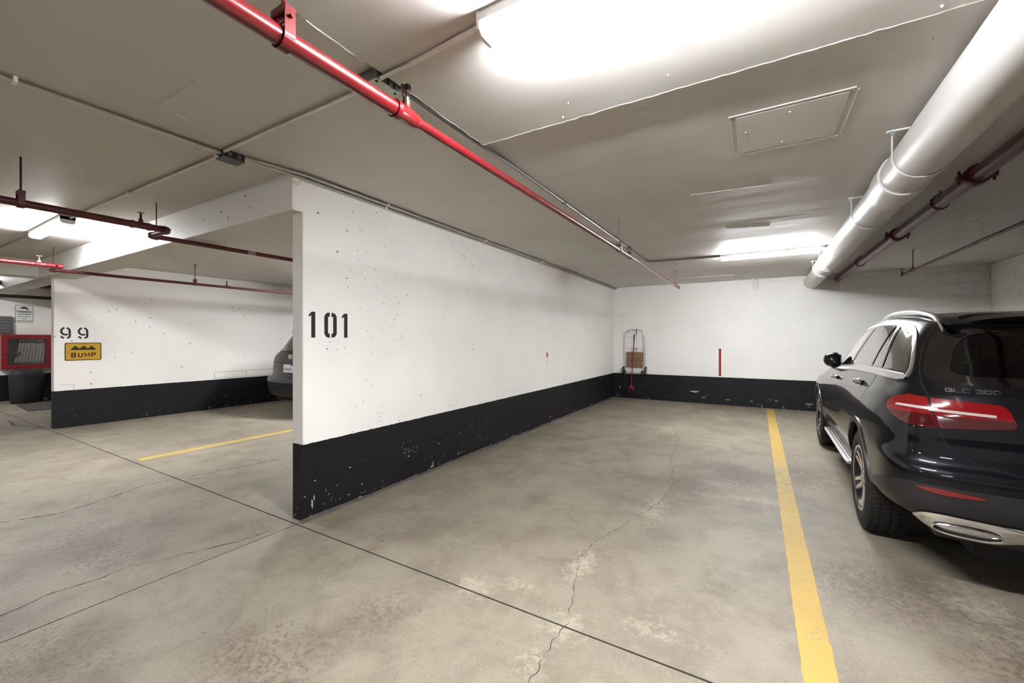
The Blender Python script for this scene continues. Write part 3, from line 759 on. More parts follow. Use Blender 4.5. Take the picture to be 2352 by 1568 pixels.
class CarBody:
    def __init__(s, rows, per_c=6, per_r=5):
        s.rows = rows
        R = [catmull(r, per_c) for r in rows]
        R = np.array(R)                               # rows x cols x 3
        G = np.array([catmull(R[:, j], per_r) for j in range(R.shape[1])])   # cols x rows x 3
        G[:, :, 0] = np.maximum(G[:, :, 0], 0)
        G[0, :, 0] = 0; G[-1, :, 0] = 0; G[:, -1, 0] = 0
        s.G = G; nc, nr = G.shape[:2]
        verts = []; idx = {}
        for sg in (-1, 1):
            for i in range(nc):
                for j in range(nr):
                    x, y, z = G[i, j]
                    if x < 1e-5 and sg == 1: idx[(sg, i, j)] = idx[(-1, i, j)]; continue
                    idx[(sg, i, j)] = len(verts); verts.append((sg * x, y, z))
        faces = []
        for sg in (-1, 1):
            for i in range(nc - 1):
                for j in range(nr - 1):
                    f = [idx[(sg, i, j)], idx[(sg, i + 1, j)], idx[(sg, i + 1, j + 1)], idx[(sg, i, j + 1)]]
                    f = list(dict.fromkeys(f))
                    if len(f) >= 3: faces.append(tuple(f if sg == -1 else f[::-1]))
        s.V = [Vector(v) for v in verts]; s.F = faces
        s.bvh = BVHTree.FromPolygons(s.V, s.F)
        s.cyl_c = (-.40, -.30)
    def hit(s, kind, a, b):
        if kind == 'L': o, d = Vector((-2.5, a, b)), Vector((1, 0, 0))
        elif kind == 'R': o, d = Vector((a, -4, b)), Vector((0, 1, 0))
        elif kind == 'F': o, d = Vector((a, 8, b)), Vector((0, -1, 0))
        elif kind == 'T': o, d = Vector((a, b, 4)), Vector((0, 0, -1))
        elif kind == 'C':
            t = math.radians(a); dr = Vector((math.cos(t), math.sin(t), 0)); o = Vector((s.cyl_c[0], s.cyl_c[1], b)) + dr * 3; d = -dr
        loc, n, i, dist = s.bvh.ray_cast(o, d)
        if loc is None:
            loc, n, i, dist = s.bvh.find_nearest(o + d * 2.0)
        if n.dot(d) > 0: n = -n
        return loc, n
    def patch(s, outline, kind, off=.003, rings=5, skirt=.012, center=None):
        """shell over the outline (list of 2-D points), lying off above the body"""
        n = len(outline)
        if center is None: center = (sum(p[0] for p in outline) / n, sum(p[1] for p in outline) / n)
        mb = MB(); vs = []; fs = []
        loc, nn = s.hit(kind, *center); vs.append(loc + nn * off)
        for r in range(1, rings + 1):
            for (a, b) in outline:
                k = r / rings
                loc, nn = s.hit(kind, center[0] + (a - center[0]) * k, center[1] + (b - center[1]) * k)
                vs.append(loc + nn * off)
        for (a, b) in outline:
            loc, nn = s.hit(kind, a, b); vs.append(loc + nn * (off - skirt))
        for i in range(n): fs.append((0, 1 + i, 1 + (i + 1) % n))
        for r in range(rings):
            for i in range(n):
                fs.append((1 + r * n + i, 1 + (r + 1) * n + i, 1 + (r + 1) * n + (i + 1) % n, 1 + r * n + (i + 1) % n))
        mb.add(vs, fs); return mb
    def ring(s, outer, inner, kind, off=.004, skirt=.012):
        """closed band between two outlines of equal length"""
        n = len(outer); mb = MB(); vs = []; fs = []
        def P(p, o):
            loc, nn = s.hit(kind, *p); return loc + nn * o
        for p in inner: vs.append(P(p, off - skirt))
        for p in inner: vs.append(P(p, off))
        for p, q in zip(inner, outer): vs.append(P(((p[0] + q[0]) / 2, (p[1] + q[1]) / 2), off * 1.3))
        for p in outer: vs.append(P(p, off))
        for p in outer: vs.append(P(p, off - skirt))
        for r in range(4):
            for i in range(n): fs.append((r * n + i, r * n + (i + 1) % n, (r + 1) * n + (i + 1) % n, (r + 1) * n + i))
        mb.add(vs, fs); return mb
    def band(s, line_a, line_b, kind, off=.004, skirt=.01, mid=1):
        """open strip between two lines of equal length"""
        n = len(line_a); mb = MB(); vs = []; fs = []
        def P(p, o):
            loc, nn = s.hit(kind, *p); return loc + nn * o
        rows = [[P(p, off - skirt) for p in line_a]]
        for k in range(mid + 1):
            t = k / mid
            rows.append([P((p[0] + (q[0] - p[0]) * t, p[1] + (q[1] - p[1]) * t), off) for p, q in zip(line_a, line_b)])
        rows.append([P(p, off - skirt) for p in line_b])
        for r in rows: vs += r
        for r in range(len(rows) - 1):
            for i in range(n - 1): fs.append((r * n + i, r * n + i + 1, (r + 1) * n + i + 1, (r + 1) * n + i))
        mb.add(vs, fs); return mb
    def seam(s, pts, kind, w=.005, off=.0012, dense=.03):
        P = []
        for i in range(len(pts) - 1):
            (a0, b0), (a1, b1) = pts[i], pts[i + 1]; sc = .012 if kind == 'C' else 1
            n = max(2, int(math.hypot((a1 - a0) * sc, b1 - b0) / dense))
            P += [(a0 + (a1 - a0) * k / n, b0 + (b1 - b0) * k / n) for k in range(n)]
        P.append(pts[-1])
        H = [s.hit(kind, *p) for p in P]; vs = []; fs = []
        for i, (l, n) in enumerate(H):
            t = (H[min(i + 1, len(H) - 1)][0] - H[max(i - 1, 0)][0]).normalized(); sd = n.cross(t).normalized()
            vs += [l + sd * w / 2 + n * off, l - sd * w / 2 + n * off]
            if i: a = 2 * (i - 1); fs.append((a, a + 1, a + 3, a + 2))
        mb = MB(); mb.add(vs, fs); return mb
def smooth_closed(pts, per=4):
    P = [np.array((*p, 0.0)) for p in pts]; n = len(P); out = []
    for i in range(n):
        p0, p1, p2, p3 = P[i - 1], P[i], P[(i + 1) % n], P[(i + 2) % n]
        for k in range(per):
            t = k / per
            v = .5 * ((2 * p1) + (-p0 + p2) * t + (2 * p0 - 5 * p1 + 4 * p2 - p3) * t * t + (-p0 + 3 * p1 - 3 * p2 + p3) * t ** 3)
            out.append((v[0], v[1]))
    return out
def dense_poly(pts, step=.03):
    out = []; n = len(pts)
    for i in range(n):
        a, b = pts[i], pts[(i + 1) % n]; k = max(1, int(math.hypot(b[0] - a[0], b[1] - a[1]) / step))
        out += [(a[0] + (b[0] - a[0]) * j / k, a[1] + (b[1] - a[1]) * j / k) for j in range(k)]
    return out
def shrink(poly, d):
    """offset polygon inwards by d (rough)"""
    n = len(poly); area = sum(poly[i][0] * poly[(i + 1) % n][1] - poly[(i + 1) % n][0] * poly[i][1] for i in range(n)); sg = 1 if area > 0 else -1
    out = []
    for i in range(n):
        a, b = poly[i - 1], poly[(i + 1) % n]; dx, dy = b[0] - a[0], b[1] - a[1]; l = math.hypot(dx, dy) or 1
        out.append((poly[i][0] - dy / l * d * sg, poly[i][1] + dx / l * d * sg))
    return out
def inside(p, poly):
    x, y = p; c = False; n = len(poly)
    for i in range(n):
        x1, y1 = poly[i]; x2, y2 = poly[(i + 1) % n]
        if (y1 > y) != (y2 > y) and x < (x2 - x1) * (y - y1) / (y2 - y1) + x1: c = not c
    return c
def mirror_obj(o, parent):
    me = o.data.copy(); me.transform(Matrix.Diagonal((-1, 1, 1, 1))); me.flip_normals()
    q = bpy.data.objects.new(o.name.split('.')[0], me); COL.objects.link(q); q.parent = parent
    if 'label' in o: q['label'] = o['label']
    return q
def both(mb, name, m, parent, smooth=True, angle=35, bevel=0, label=None, subs=()):
    o = mb.build(name, m, parent, smooth, angle, bevel)
    if label: o['label'] = label
    q = mirror_obj(o, parent)
    for (smb, sn, sm) in subs:
        a = smb.build(sn, sm, o, True); mirror_obj(a, q)
    return o, q

def glass_mat(name, tint, ior=1.55, base=0.0):
    m = bpy.data.materials.new(name); m.use_nodes = True; B = NB(m)
    B.N.remove(B.N['Principled BSDF']); out = B.N['Material Output']
    tr = B.new('ShaderNodeBsdfTransparent'); tr.inputs[0].default_value = (*tint, 1)
    gl = B.new('ShaderNodeBsdfGlossy'); gl.inputs['Roughness'].default_value = .015; gl.inputs[0].default_value = (1, 1, 1, 1)
    fr = B.new('ShaderNodeFresnel'); fr.inputs[0].default_value = ior
    mx = B.new('ShaderNodeMixShader'); B.L.new(B.math('ADD', B.math('MULTIPLY', fr.outputs[0], 1 - base), base), mx.inputs[0]); B.L.new(tr.outputs[0], mx.inputs[1]); B.L.new(gl.outputs[0], mx.inputs[2])
    B.L.new(mx.outputs[0], out.inputs[0]); MATS[name] = m; return m
PAINT = mat('black_blue_metallic_paint', (.0045, .0045, .0075), .36, metal=.8, coat=.8, coat_rough=.015)
PLASTIC = mat('dark_bumper_plastic', lin((38, 36, 42)), .42, coat=.25, coat_rough=.25)
GLOSSBLK = mat('gloss_black_trim', lin((10, 10, 11)), .12, coat=1)
SEAMM = mat('panel_gap', (.002, .002, .002), .9)
CHROME = mat('chrome', (.82, .82, .82), .08, metal=1)
SATIN = mat('satin_aluminium', (.80, .79, .77), .28, metal=1)
ALU = mat('machined_alloy', (.80, .80, .80), .2, metal=1)
ALUD = mat('dark_alloy', lin((30, 30, 33)), .4, metal=.4)
RUBBER = mat('tyre_rubber', lin((32, 30, 31)), .75, bump=.2, bscale=140)
REDLENS = mat('tail_lens_red', lin((154, 5, 16)), .12, coat=1, coat_rough=.02)
REDDARK = mat('tail_lens_deep_red', lin((84, 4, 12)), .12, coat=1, coat_rough=.02)
CLEARL = mat('tail_lens_clear', lin((226, 214, 210)), .22, coat=1)
INTER = mat('cabin_black', lin((26, 25, 27)), .8)
PRIV = glass_mat('privacy_glass', (.30, .30, .32)); CLR = glass_mat('windscreen_glass', (.72, .76, .74)); SIDEG = glass_mat('side_glass', (.2, .2, .2), 2.0, .38); FRONTG = glass_mat('front_side_glass', (.62, .64, .62), 1.8, .22)

def wheel(parent, x, y, z, R, side, rim_r=.255, width=.235, spin=0.0, tread=True):
    """side -1: outer face towards -x"""
    w = empty('wheel', (x, y, z)); w.parent = parent
    ax = (-1 if side < 0 else 1, 0, 0); hw = width / 2
    # tyre: outer face at +hw along axis
    prof = [(rim_r - .012, hw - .022), (rim_r + .004, hw - .006), (rim_r + .03, hw + .004), (rim_r + .06, hw + .005), (R - .035, hw - .002), (R - .014, hw - .014), (R - .008, hw - .03), (R - .007, 0), (R - .008, -hw + .03), (R - .014, -hw + .014), (R - .035, -hw + .002), (rim_r + .05, -hw), (rim_r - .012, -hw + .022)]
    tyre = MB().lathe(prof, (0, 0, 0), ax, 56, closed_prof=True).build('tyre', RUBBER, w, smooth=True, angle=50)
    if tread:
        a, b, d = frame_of(ax); mb = MB(); n = 64
        for k in range(n):
            for (h0, h1, sk) in ((-hw + .012, -hw + .062, -.5), (-hw + .07, -.012, -.2), (-.004, .048, .25), (.056, hw - .012, .5)):
                vs = []
                for h in (h0, h1):
                    for t0 in (0.06, .88):
                        ang = 2 * math.pi * (k + t0 + (sk * (h - h0) / (h1 - h0))) / n
                        e = .008 if (h == h0 and h0 < -hw + .02) or (h == h1 and h1 > hw - .02) else 0
                        for rr in (R - .016, R - e):
                            vs.append(a * math.cos(ang) * rr + b * math.sin(ang) * rr + d * h)
                mb.add(vs, [(1, 3, 7, 5), (0, 1, 5, 4), (2, 6, 7, 3), (0, 2, 3, 1), (4, 5, 7, 6)])
        t = mb.build('tread', RUBBER, tyre); t['kind'] = 'stuff'
    rim = MB().lathe([(rim_r - .004, hw - .002), (rim_r + .006, hw - .006), (rim_r - .004, hw - .012), (rim_r - .018, hw - .018), (rim_r - .03, hw - .05), (rim_r - .035, -hw + .04), (rim_r - .05, -hw + .04), (rim_r - .045, hw - .05), (rim_r - .024, hw - .008)], (0, 0, 0), ax, 48, closed_prof=True).build('rim', ALUD, w, smooth=True, angle=40)
    MB().lathe([(rim_r - .012, hw - .004), (rim_r - .002, hw + .001), (rim_r + .006, hw - .004), (rim_r + .002, hw - .010), (rim_r - .012, hw - .010)], (0, 0, 0), ax, 48, closed_prof=True).build('rim_lip', ALU, rim, smooth=True, angle=50)
    MB().lathe([(.0, hw - .09), (rim_r - .05, hw - .10), (rim_r - .05, hw - .115), (0, hw - .11)], (0, 0, 0), ax, 32).build('brake_disc', ALUD, w, smooth=True)
    a, b, d = frame_of(ax)
    # outward radial frame: use world z as reference
    up = Vector((0, 0, 1)); fw = Vector((0, 1, 0)); d = Vector(ax)
    for k in range(5):
        ang = spin + 2 * math.pi * k / 5
        rad = up * math.cos(ang) + fw * math.sin(ang); tan = up * -math.sin(ang) + fw * math.cos(ang)
        for sgn in (-1, 1):
            mb = MB(); vs = []
            N = 5
            for i in range(N + 1):
                t = i / N; r = .05 + (rim_r - .068) * t
                off = sgn * (.017 + .020 * t ** 1.3); ww = .014 + .006 * (1 - t) + .001 * t
                dep = hw - .030 + .022 * t ** 2 - .004
                c = rad * r + tan * off + d * dep
                vs += [c + tan * ww, c + tan * ww * .8 + d * .006, c - tan * ww * .8 + d * .006, c - tan * ww, c - tan * ww * .7 - d * .03, c + tan * ww * .7 - d * .03]
            fs = []
            for i in range(N): fs += [(6 * i + j, 6 * i + (j + 1) % 6, 6 * i + 6 + (j + 1) % 6, 6 * i + 6 + j) for j in range(6)]
            fs += [tuple(range(6))[::-1], tuple(range(6 * N, 6 * N + 6))]
            mb.add(vs, fs); mb.build('spoke', ALU, rim, smooth=True, angle=30)
        # dark web between the pair
        mb = MB(); vs = []
        for i in range(4):
            t = i / 3; r = .05 + (rim_r - .07) * t; hwid = .016 + .016 * t ** 1.3
            c = rad * r + d * (hw - .055)
            vs += [c + tan * hwid, c - tan * hwid]
        mb.add(vs, [(0, 1, 3, 2), (2, 3, 5, 4)]); mb.build('spoke_web', ALUD, rim)
        an2 = ang + math.pi / 5; rd = up * math.cos(an2) + fw * math.sin(an2)
        MB().cyl(rd * .058 + d * (hw - .055), rd * .058 + d * (hw - .026), .010, n=6).build('wheel_bolt', ALUD, rim)
    MB().lathe([(.078, hw - .06), (.078, hw - .034), (.07, hw - .028), (.04, hw - .026), (.036, hw - .02), (.03, hw - .016), (0, hw - .015)], (0, 0, 0), ax, 28).build('hub_cap', ALU, w, smooth=True, angle=40)
    return w
# ---------------------------------------------------------------- the black SUV with the GLC 300 badge
def build_suv():
    root = empty('car', (1.600, 4.065, 0), math.radians(-1.1))
    tag(root, 'black mid-size SUV parked at right with red tail lights and chrome exhaust trim', 'car')
    Y0 = [-.45, 0, .75, 1.5, 2.2, 2.9, 3.30]          # side columns of the lower rows
    def row(zr, yr, wc, zs, ws, zf, yf, wf, ys=None, cr=1.0, rearbow=1.0):
        """zr rear height, yr rearmost y, wc half width at the corner; zs/ws heights/half widths at the 7 side columns; zf, yf, wf front"""
        ys = ys or Y0
        P = [(0, yr, zr), (.28, yr + .008 * rearbow, zr), (.52, yr + .032 * rearbow, zr), (wc - .15 * cr, yr + .085 * rearbow, zr), (wc - .045 * cr, yr + .20 * max(cr, .6), (zr * .6 + zs[0] * .4))]
        P += [(w, y, z) for w, y, z in zip(ws, ys, zs)]
        P += [(wf, (ys[-1] + yf) / 2 + .06, zf), (wf * .55, yf - .04, zf), (0, yf, zf)]
        return P
    c7 = lambda *a: list(a)
    rows = [
        row(.375, -.80, .80, [.43, .42, .25, .25, .25, .25, .25], [.80, .80, .74, .74, .74, .80, .78], .22, 3.40, .55),
        row(.395, -.900, .895, [.452, .44, .27, .27, .27, .28, .28], [.905, .905, .80, .80, .80, .90, .88], .25, 3.52, .66),
        row(.47, -.94, .925, [.51, .50, .40, .40, .40, .42, .42], [.928, .935, .865, .862, .865, .93, .91], .40, 3.61, .68),
        row(.60, -.962, .93, [.60, .60, .58, .58, .58, .58, .57], [.935, .945, .925, .918, .922, .942, .915], .55, 3.65, .69),
        row(.685, -.955, .932, [.72, .72, .74, .73, .72, .71, .69], [.937, .946, .934, .928, .930, .942, .912], .67, 3.645, .69),
        row(.735, -.918, .928, [.80, .81, .82, .82, .80, .78, .76], [.935, .945, .938, .934, .934, .94, .905], .74, 3.63, .68),
        row(.93, -.895, .92, [.95, .95, .95, .94, .92, .88, .83], [.925, .938, .934, .932, .930, .928, .895], .81, 3.60, .66),
        row(1.03, -.882, .895, [1.05, 1.05, 1.05, 1.035, 1.01, .955, .895], [.895, .915, .922, .922, .912, .895, .87], .87, 3.56, .64),
        row(1.10, -.858, .855, [1.125, 1.13, 1.125, 1.105, 1.075, 1.01, .935], [.850, .872, .888, .888, .876, .83, .80], .905, 3.48, .60),
        row(1.14, -.832, .825, [1.195, 1.205, 1.185, 1.15, 1.12, 1.10, 1.09], [.815, .838, .858, .856, .84, .81, .77], 1.085, 2.60, .56, ys=[-.44, -.10, .55, 1.15, 1.75, 2.15, 2.36], cr=1.0),
        row(1.34, -.715, .765, [1.36, 1.375, 1.37, 1.36, 1.34, 1.325, 1.31], [.745, .775, .792, .79, .772, .735, .70], 1.31, 2.08, .52, ys=[-.36, -.06, .45, .92, 1.36, 1.68, 1.85], cr=1.0),
        row(1.485, -.60, .685, [1.515, 1.535, 1.545, 1.54, 1.525, 1.50, 1.48], [.665, .695, .712, .71, .69, .66, .63], 1.48, 1.66, .47, ys=[-.27, .0, .38, .72, 1.08, 1.34, 1.46], cr=.95),
        row(1.535, -.545, .615, [1.562, 1.585, 1.60, 1.60, 1.588, 1.562, 1.54], [.605, .625, .64, .638, .618, .585, .555], 1.54, 1.50, .42, ys=[-.25, .0, .36, .68, 1.0, 1.22, 1.32], cr=.8),
        row(1.565, -.50, .40, [1.588, 1.605, 1.622, 1.624, 1.612, 1.59, 1.572], [.40, .41, .42, .42, .41, .39, .37], 1.572, 1.40, .28, ys=[-.22, .0, .34, .64, .94, 1.13, 1.22], cr=.4, rearbow=.5),
        [(0, y, z) for y, z in ((-.47, 1.575), (-.46, 1.577), (-.44, 1.579), (-.40, 1.583), (-.32, 1.59), (-.20, 1.598), (.0, 1.612), (.33, 1.628), (.62, 1.632), (.90, 1.62), (1.08, 1.602), (1.17, 1.59), (1.24, 1.585), (1.30, 1.582), (1.34, 1.58))],
    ]
    B = CarBody(rows, 6, 6)
    # outlines -------------------------------------------------
    side_win = [(-.60, 1.205), (-.10, 1.212), (.55, 1.195), (1.15, 1.165), (1.75, 1.135), (1.93, 1.13), (1.90, 1.17), (1.70, 1.33), (1.45, 1.46), (1.20, 1.520), (.85, 1.540), (.45, 1.548), (.10, 1.545), (-.20, 1.527), (-.385, 1.452), (-.52, 1.345)]
    
    lowp = [(-.60, 1.186), (-.10, 1.195), (.55, 1.180), (1.15, 1.152), (1.75, 1.125), (1.95, 1.115)]
    upp = [(1.95, 1.115), (1.88, 1.185), (1.70, 1.325), (1.45, 1.455), (1.20, 1.517), (.85, 1.542), (.45, 1.552), (.10, 1.550), (-.18, 1.532), (-.38, 1.465), (-.50, 1.365), (-.585, 1.25), (-.60, 1.186)]
    lo_ = [(p[0], p[1]) for p in catmull([(a, b, 0) for a, b in lowp], 8)]; up_ = [(p[0], p[1]) for p in catmull([(a, b, 0) for a, b in upp], 6)]
    side_win = lo_[:-1] + up_[:-1]
    rw_half = [(.40, 1.162), (.64, 1.165), (.712, 1.20), (.705, 1.27), (.675, 1.37), (.625, 1.455), (.565, 1.495), (.40, 1.508)]
    rear_win = smooth_closed([(0, 1.16)] + [(-a, b) for a, b in rw_half] + [(0, 1.512)] + rw_half[::-1], 3)
    front_win = smooth_closed([(0, 1.13), (-.40, 1.13), (-.64, 1.14), (-.60, 1.32), (-.53, 1.46), (-.40, 1.50), (0, 1.51), (.40, 1.50), (.53, 1.46), (.60, 1.32), (.64, 1.14), (.40, 1.13)], 3)
    sw_in = shrink(side_win, .022); rw_hole = [(a * .86, 1.335 + (b - 1.335) * .72) for a, b in rear_win]; rw_in = [(a * .92, 1.335 + (b - 1.335) * .82) for a, b in rear_win]; fw_in = shrink(front_win, .02)
    WHR, ARCH = .370, .438
    wheels = [(0.0, .368), (2.90, .368)]
    F = []
    for f in B.F:
        c = sum((B.V[i] for i in f), Vector()) / len(f)
        if abs(c.x) > .45 and c.z > 1.1 and inside((c.y, c.z), sw_in): continue
        if c.y < -.3 and abs(c.x) < .70 and inside((c.x, c.z), rw_in): continue
        if c.y > 1.3 and abs(c.x) < .66 and c.z > 1.1 and inside((c.x, c.z), fw_in): continue
        if abs(c.x) > .5 and any(math.hypot(c.y - wy, c.z - wz) < ARCH for wy, wz in wheels): continue
        F.append(f)
    body = mesh_obj('body', B.V, F, PAINT, root, True, 60)
    # wheel wells
    for sx in (-1, 1):
        for wy, wz in wheels:
            mb = MB(); pts = arc(wy, wz, ARCH + .03, ARCH + .03, -12, 166 if wy < 1 else 192, 24)
            n = len(pts); vs = [(sx * .90, p[0], p[1]) for p in pts] + [(sx * .50, p[0], p[1]) for p in pts]
            mb.add(vs, [(i, i + 1, n + i + 1, n + i) for i in range(n - 1)] + [tuple(range(n, 2 * n))])
            mb.build('wheel_well', INTER, root)
    # underbody
    MB().box(-.80, .80, .45, 2.45, .20, .30).build('underbody', INTER, root)
    MB().box(-.55, .55, -.80, 3.3, .22, .40).build('underbody', INTER, root)
    # glass ----------------------------------------------------
    def cut(poly, y0, y1):
        """part of the side window between two slanted lines; y as function of z"""
        out = []
        N = 14
        zs_lo = 1.10; zs_hi = 1.58
        def span(yf):
            pts = []
            for k in range(121):
                z = zs_lo + (zs_hi - zs_lo) * k / 120
                if inside((yf(z), z), poly): pts.append(z)
            return (min(pts), max(pts)) if pts else None
        return span(y0), span(y1)
    # pillars between the side windows: (bottom y, top y)
    swp = side_win
    pillars = [(.93, .62, .075, GLOSSBLK), (-.02, .10, .035, GLOSSBLK), (.26, .26, .014, GLOSSBLK)]
    def clip(poly, p, q_):
        out = []; n = len(poly); f = lambda a: (q_[0] - p[0]) * (a[1] - p[1]) - (q_[1] - p[1]) * (a[0] - p[0])
        for i in range(n):
            a, b = poly[i], poly[(i + 1) % n]; fa, fb = f(a), f(b)
            if fa >= 0: out.append(a)
            if fa * fb < 0: t = fa / (fa - fb); out.append((a[0] + (b[0] - a[0]) * t, a[1] + (b[1] - a[1]) * t))
        return out
    swg = shrink(side_win, .008)
    BP0, BP1 = (.93, 1.2), (.58, 1.54); CP0, CP1 = (.07, 1.2), (.02, 1.54)
    both(B.patch(dense_poly(clip(swg, BP1, BP0), .05), 'L', .002, 8, .008), 'front_door_window', FRONTG, root, label='lighter front door window')
    both(B.patch(dense_poly(clip(clip(swg, BP0, BP1), CP1, CP0), .05), 'L', .002, 8, .008), 'rear_door_window', SIDEG, root, label='tinted rear door window')
    both(B.patch(dense_poly(clip(swg, CP0, CP1), .05), 'L', .002, 8, .008), 'quarter_window', SIDEG, root, label='tinted quarter window')
    def vband(yb, yt, w, off, zb=1.12, zt=1.56):
        la, lb = [], []
        zz = [zb + (zt - zb) * k / 14 for k in range(15)]
        zz = [z for z in zz if inside((yb + (yt - yb) * (z - 1.2) / .34, z), side_win)]
        z0, z1 = zz[0], zz[-1]
        for k in range(13):
            z = z0 + (z1 - z0) * k / 12; y = yb + (yt - yb) * (z - 1.2) / .34
            la.append((y - w / 2, z)); lb.append((y + w / 2, z))
        return B.band(la, lb, 'L', .006, .006)
    both(vband(.93, .58, .075, .006), 'door_pillar', GLOSSBLK, root)
    both(vband(.88, .53, .012, .008), 'pillar_trim', SATIN, root)
    both(vband(.07, .02, .030, .006), 'window_divider', GLOSSBLK, root)
    both(vband(-.21, -.06, .030, .006), 'window_divider', GLOSSBLK, root)
    both(vband(-.185, -.035, .010, .008), 'divider_trim', SATIN, root)
    both(B.ring(side_win, shrink(side_win, .020), 'L', .0055, .010), 'window_chrome_frame', SATIN, root, label='bright satin frame around the side windows')
    both(B.ring(shrink(side_win, .018), shrink(side_win, .034), 'L', .004, .008), 'window_seal', GLOSSBLK, root)
    bs = [(p[0], p[1] - .012) for p in side_win if p[1] < 1.205 and -.60 < p[0] < 1.93]
    bs = sorted(bs); 
    both(B.band([(a, b - .012) for a, b in bs], [(a, b + .012) for a, b in bs], 'L', .008, .012), 'belt_trim', SATIN, root, label='bright satin strip along the window sill')
    B.patch(rear_win, 'R', .003, 7, .01).build('rear_window', PRIV, root, True)['label'] = 'dark tinted rear window'
    B.ring(rear_win, rw_hole, 'R', .0045, .006).build('rear_window_border', GLOSSBLK, root, True)
    B.patch(front_win, 'F', .003, 7, .01).build('windscreen', CLR, root, True)
    B.ring(front_win, shrink(front_win, .035), 'F', .0045, .01).build('windscreen_border', GLOSSBLK, root, True)
    # rear wiper
    MB().tube([B.hit('R', x, 1.20 + .0 * x)[0] + Vector((0, -.014, 0)) for x in (-.02, -.1, -.2, -.3)], .006, n=6).build('rear_wiper', GLOSSBLK, root, True)
    # roof spoiler over the rear window
    vs = []; fs = []; N = 16
    for i in range(N + 1):
        x = -.60 + 1.2 * i / N; e = (abs(x) / .60) ** 4
        a, na = B.hit('T', x, -.36 + .02 * e); tip = Vector((x * .985, -.635 + .09 * e, 1.553 - .045 * e)); un = Vector((x * .98, -.60 + .09 * e, 1.532 - .04 * e)); ins = Vector((x * .97, -.50 + .05 * e, 1.50 - .03 * e))
        vs += [a + na * .003, (a + tip) / 2 + Vector((0, 0, .012)), tip, un, ins]
        if i: k = 5 * (i - 1); fs += [(k + j, k + 5 + j, k + 6 + j, k + 1 + j) for j in range(4)]
    sp = mesh_obj('roof_spoiler', vs, fs, PAINT, root, True, 40)
    MB().box(-.16, .16, -.628, -.60, 1.528, 1.538).build('high_brake_light', REDDARK, sp)
    # roof rails
    pts = [(-.50, 1.0), (-.40, 1.0), (-.1, 1), (.2, 1), (.6, 1), (.95, 1), (1.15, 1), (1.25, 1)]
    P = []; Rr = []
    for k, (y, _) in enumerate(pts):
        h, n = B.hit('T', -.585 + .03 * max(0, y - .6), y); lift = (.0, .014, .022, .024, .024, .022, .014, .0)[k]
        P.append(h + Vector((-.006, 0, lift))); Rr.append((.006, .015, .017, .017, .017, .016, .014, .006)[k])
    Pd = catmull([tuple(p) for p in P], 5); rd = np.interp(np.linspace(0, 1, len(Pd)), np.linspace(0, 1, len(Rr)), Rr)
    mb = MB(); mb.tube([tuple(p) for p in Pd], list(map(float, rd)), n=10); both(mb, 'roof_rail', SATIN, root, label='bright satin roof rail')
    # panel gaps -----------------------------------------------
    def gap(pts, kind='L', w=.006):
        o = B.seam(pts, kind, w).build('panel_gap', SEAMM, root); 
        if kind in ('L', 'C'): mirror_obj(o, root)
        elif kind == 'R' and max(p[0] for p in pts) < -.05: mirror_obj(o, root)
    gap([(.87, 1.17), (.90, 1.05), (.93, .9), (.95, .7), (.94, .5), (.92, .42)])
    gap([(-.16, 1.19), (-.18, 1.10), (-.14, 1.0), (.02, .86), (.20, .78), (.37, .62), (.44, .45)])
    gap([(1.97, 1.12), (2.02, 1.0), (2.04, .8), (2.02, .6), (1.98, .44)])
    # tailgate outline
    gap([(-.575, 1.53), (-.64, 1.47), (-.70, 1.35), (-.728, 1.25), (-.735, 1.16), (-.725, 1.10), (-.712, 1.02), (-.70, .95), (-.69, .88), (-.66, .82), (-.615, .775), (-.53, .738), (-.42, .712), (-.2, .70), (-.02, .698)], 'R', .006)
    # short dark line below the outer tail light and number-plate recess
    gap([(-.70, .93), (-.76, .905), (-.82, .90)], 'R', .004)
    MB().box(-.27, .27, -.912, -.893, .80, .925).build('plate_recess', GLOSSBLK, root, bevel=.01)
    MB().box(-.26, .26, -.918, -.905, .81, .92).build('number_plate', mat('plate_white', lin((214, 214, 212)), .5), root, bevel=.003)
    # tail lights ------------------------------------------------
    # in cylinder coordinates about (-.40,-.30): angle 270 = straight back, smaller = towards the side
    def ang(x, y): return math.degrees(math.atan2(y + .30, x + .40)) % 360
    def cz(x, z):                        # rear point -> (angle, z)
        h, n = B.hit('R', x, z); return (ang(h.x, h.y), z)
    def sz(y, z):
        h, n = B.hit('L', y, z); return (ang(h.x, h.y), z)
    top = [sz(-.63, 1.035), sz(-.68, 1.078), sz(-.73, 1.09), cz(-.80, 1.090), cz(-.735, 1.085)]
    bot = [cz(-.70, .922), cz(-.80, .928), sz(-.74, .945), sz(-.68, .975), sz(-.64, 1.005)]
    def curve(pts, per=5): return [(p[0], p[1]) for p in catmull([(a * .01, b, 0) for a, b in pts], per)]
    def line(p, q_, n=6): return [(p[0] + (q_[0] - p[0]) * k / n, p[1] + (q_[1] - p[1]) * k / n) for k in range(1, n)]
    g_t, g_b = cz(-.728, 1.084), cz(-.700, .922)
    h_t, h_b = cz(-.718, 1.083), cz(-.690, .922)
    o_ = curve([g_b, cz(-.80, .925), sz(-.76, .935), sz(-.69, .968), sz(-.635, 1.012), sz(-.632, 1.042), sz(-.67, 1.076), sz(-.73, 1.090), cz(-.80, 1.090), g_t])
    outer = [(a * 100, b) for a, b in o_] + line(g_t, g_b)
    i1 = curve([h_b, cz(-.60, .928), cz(-.50, .938), cz(-.43, .948)]); i2 = curve([cz(-.43, .948), cz(-.415, .962), cz(-.418, .985), cz(-.445, 1.055), cz(-.465, 1.066)]); i3 = curve([cz(-.465, 1.066), cz(-.58, 1.074), h_t])
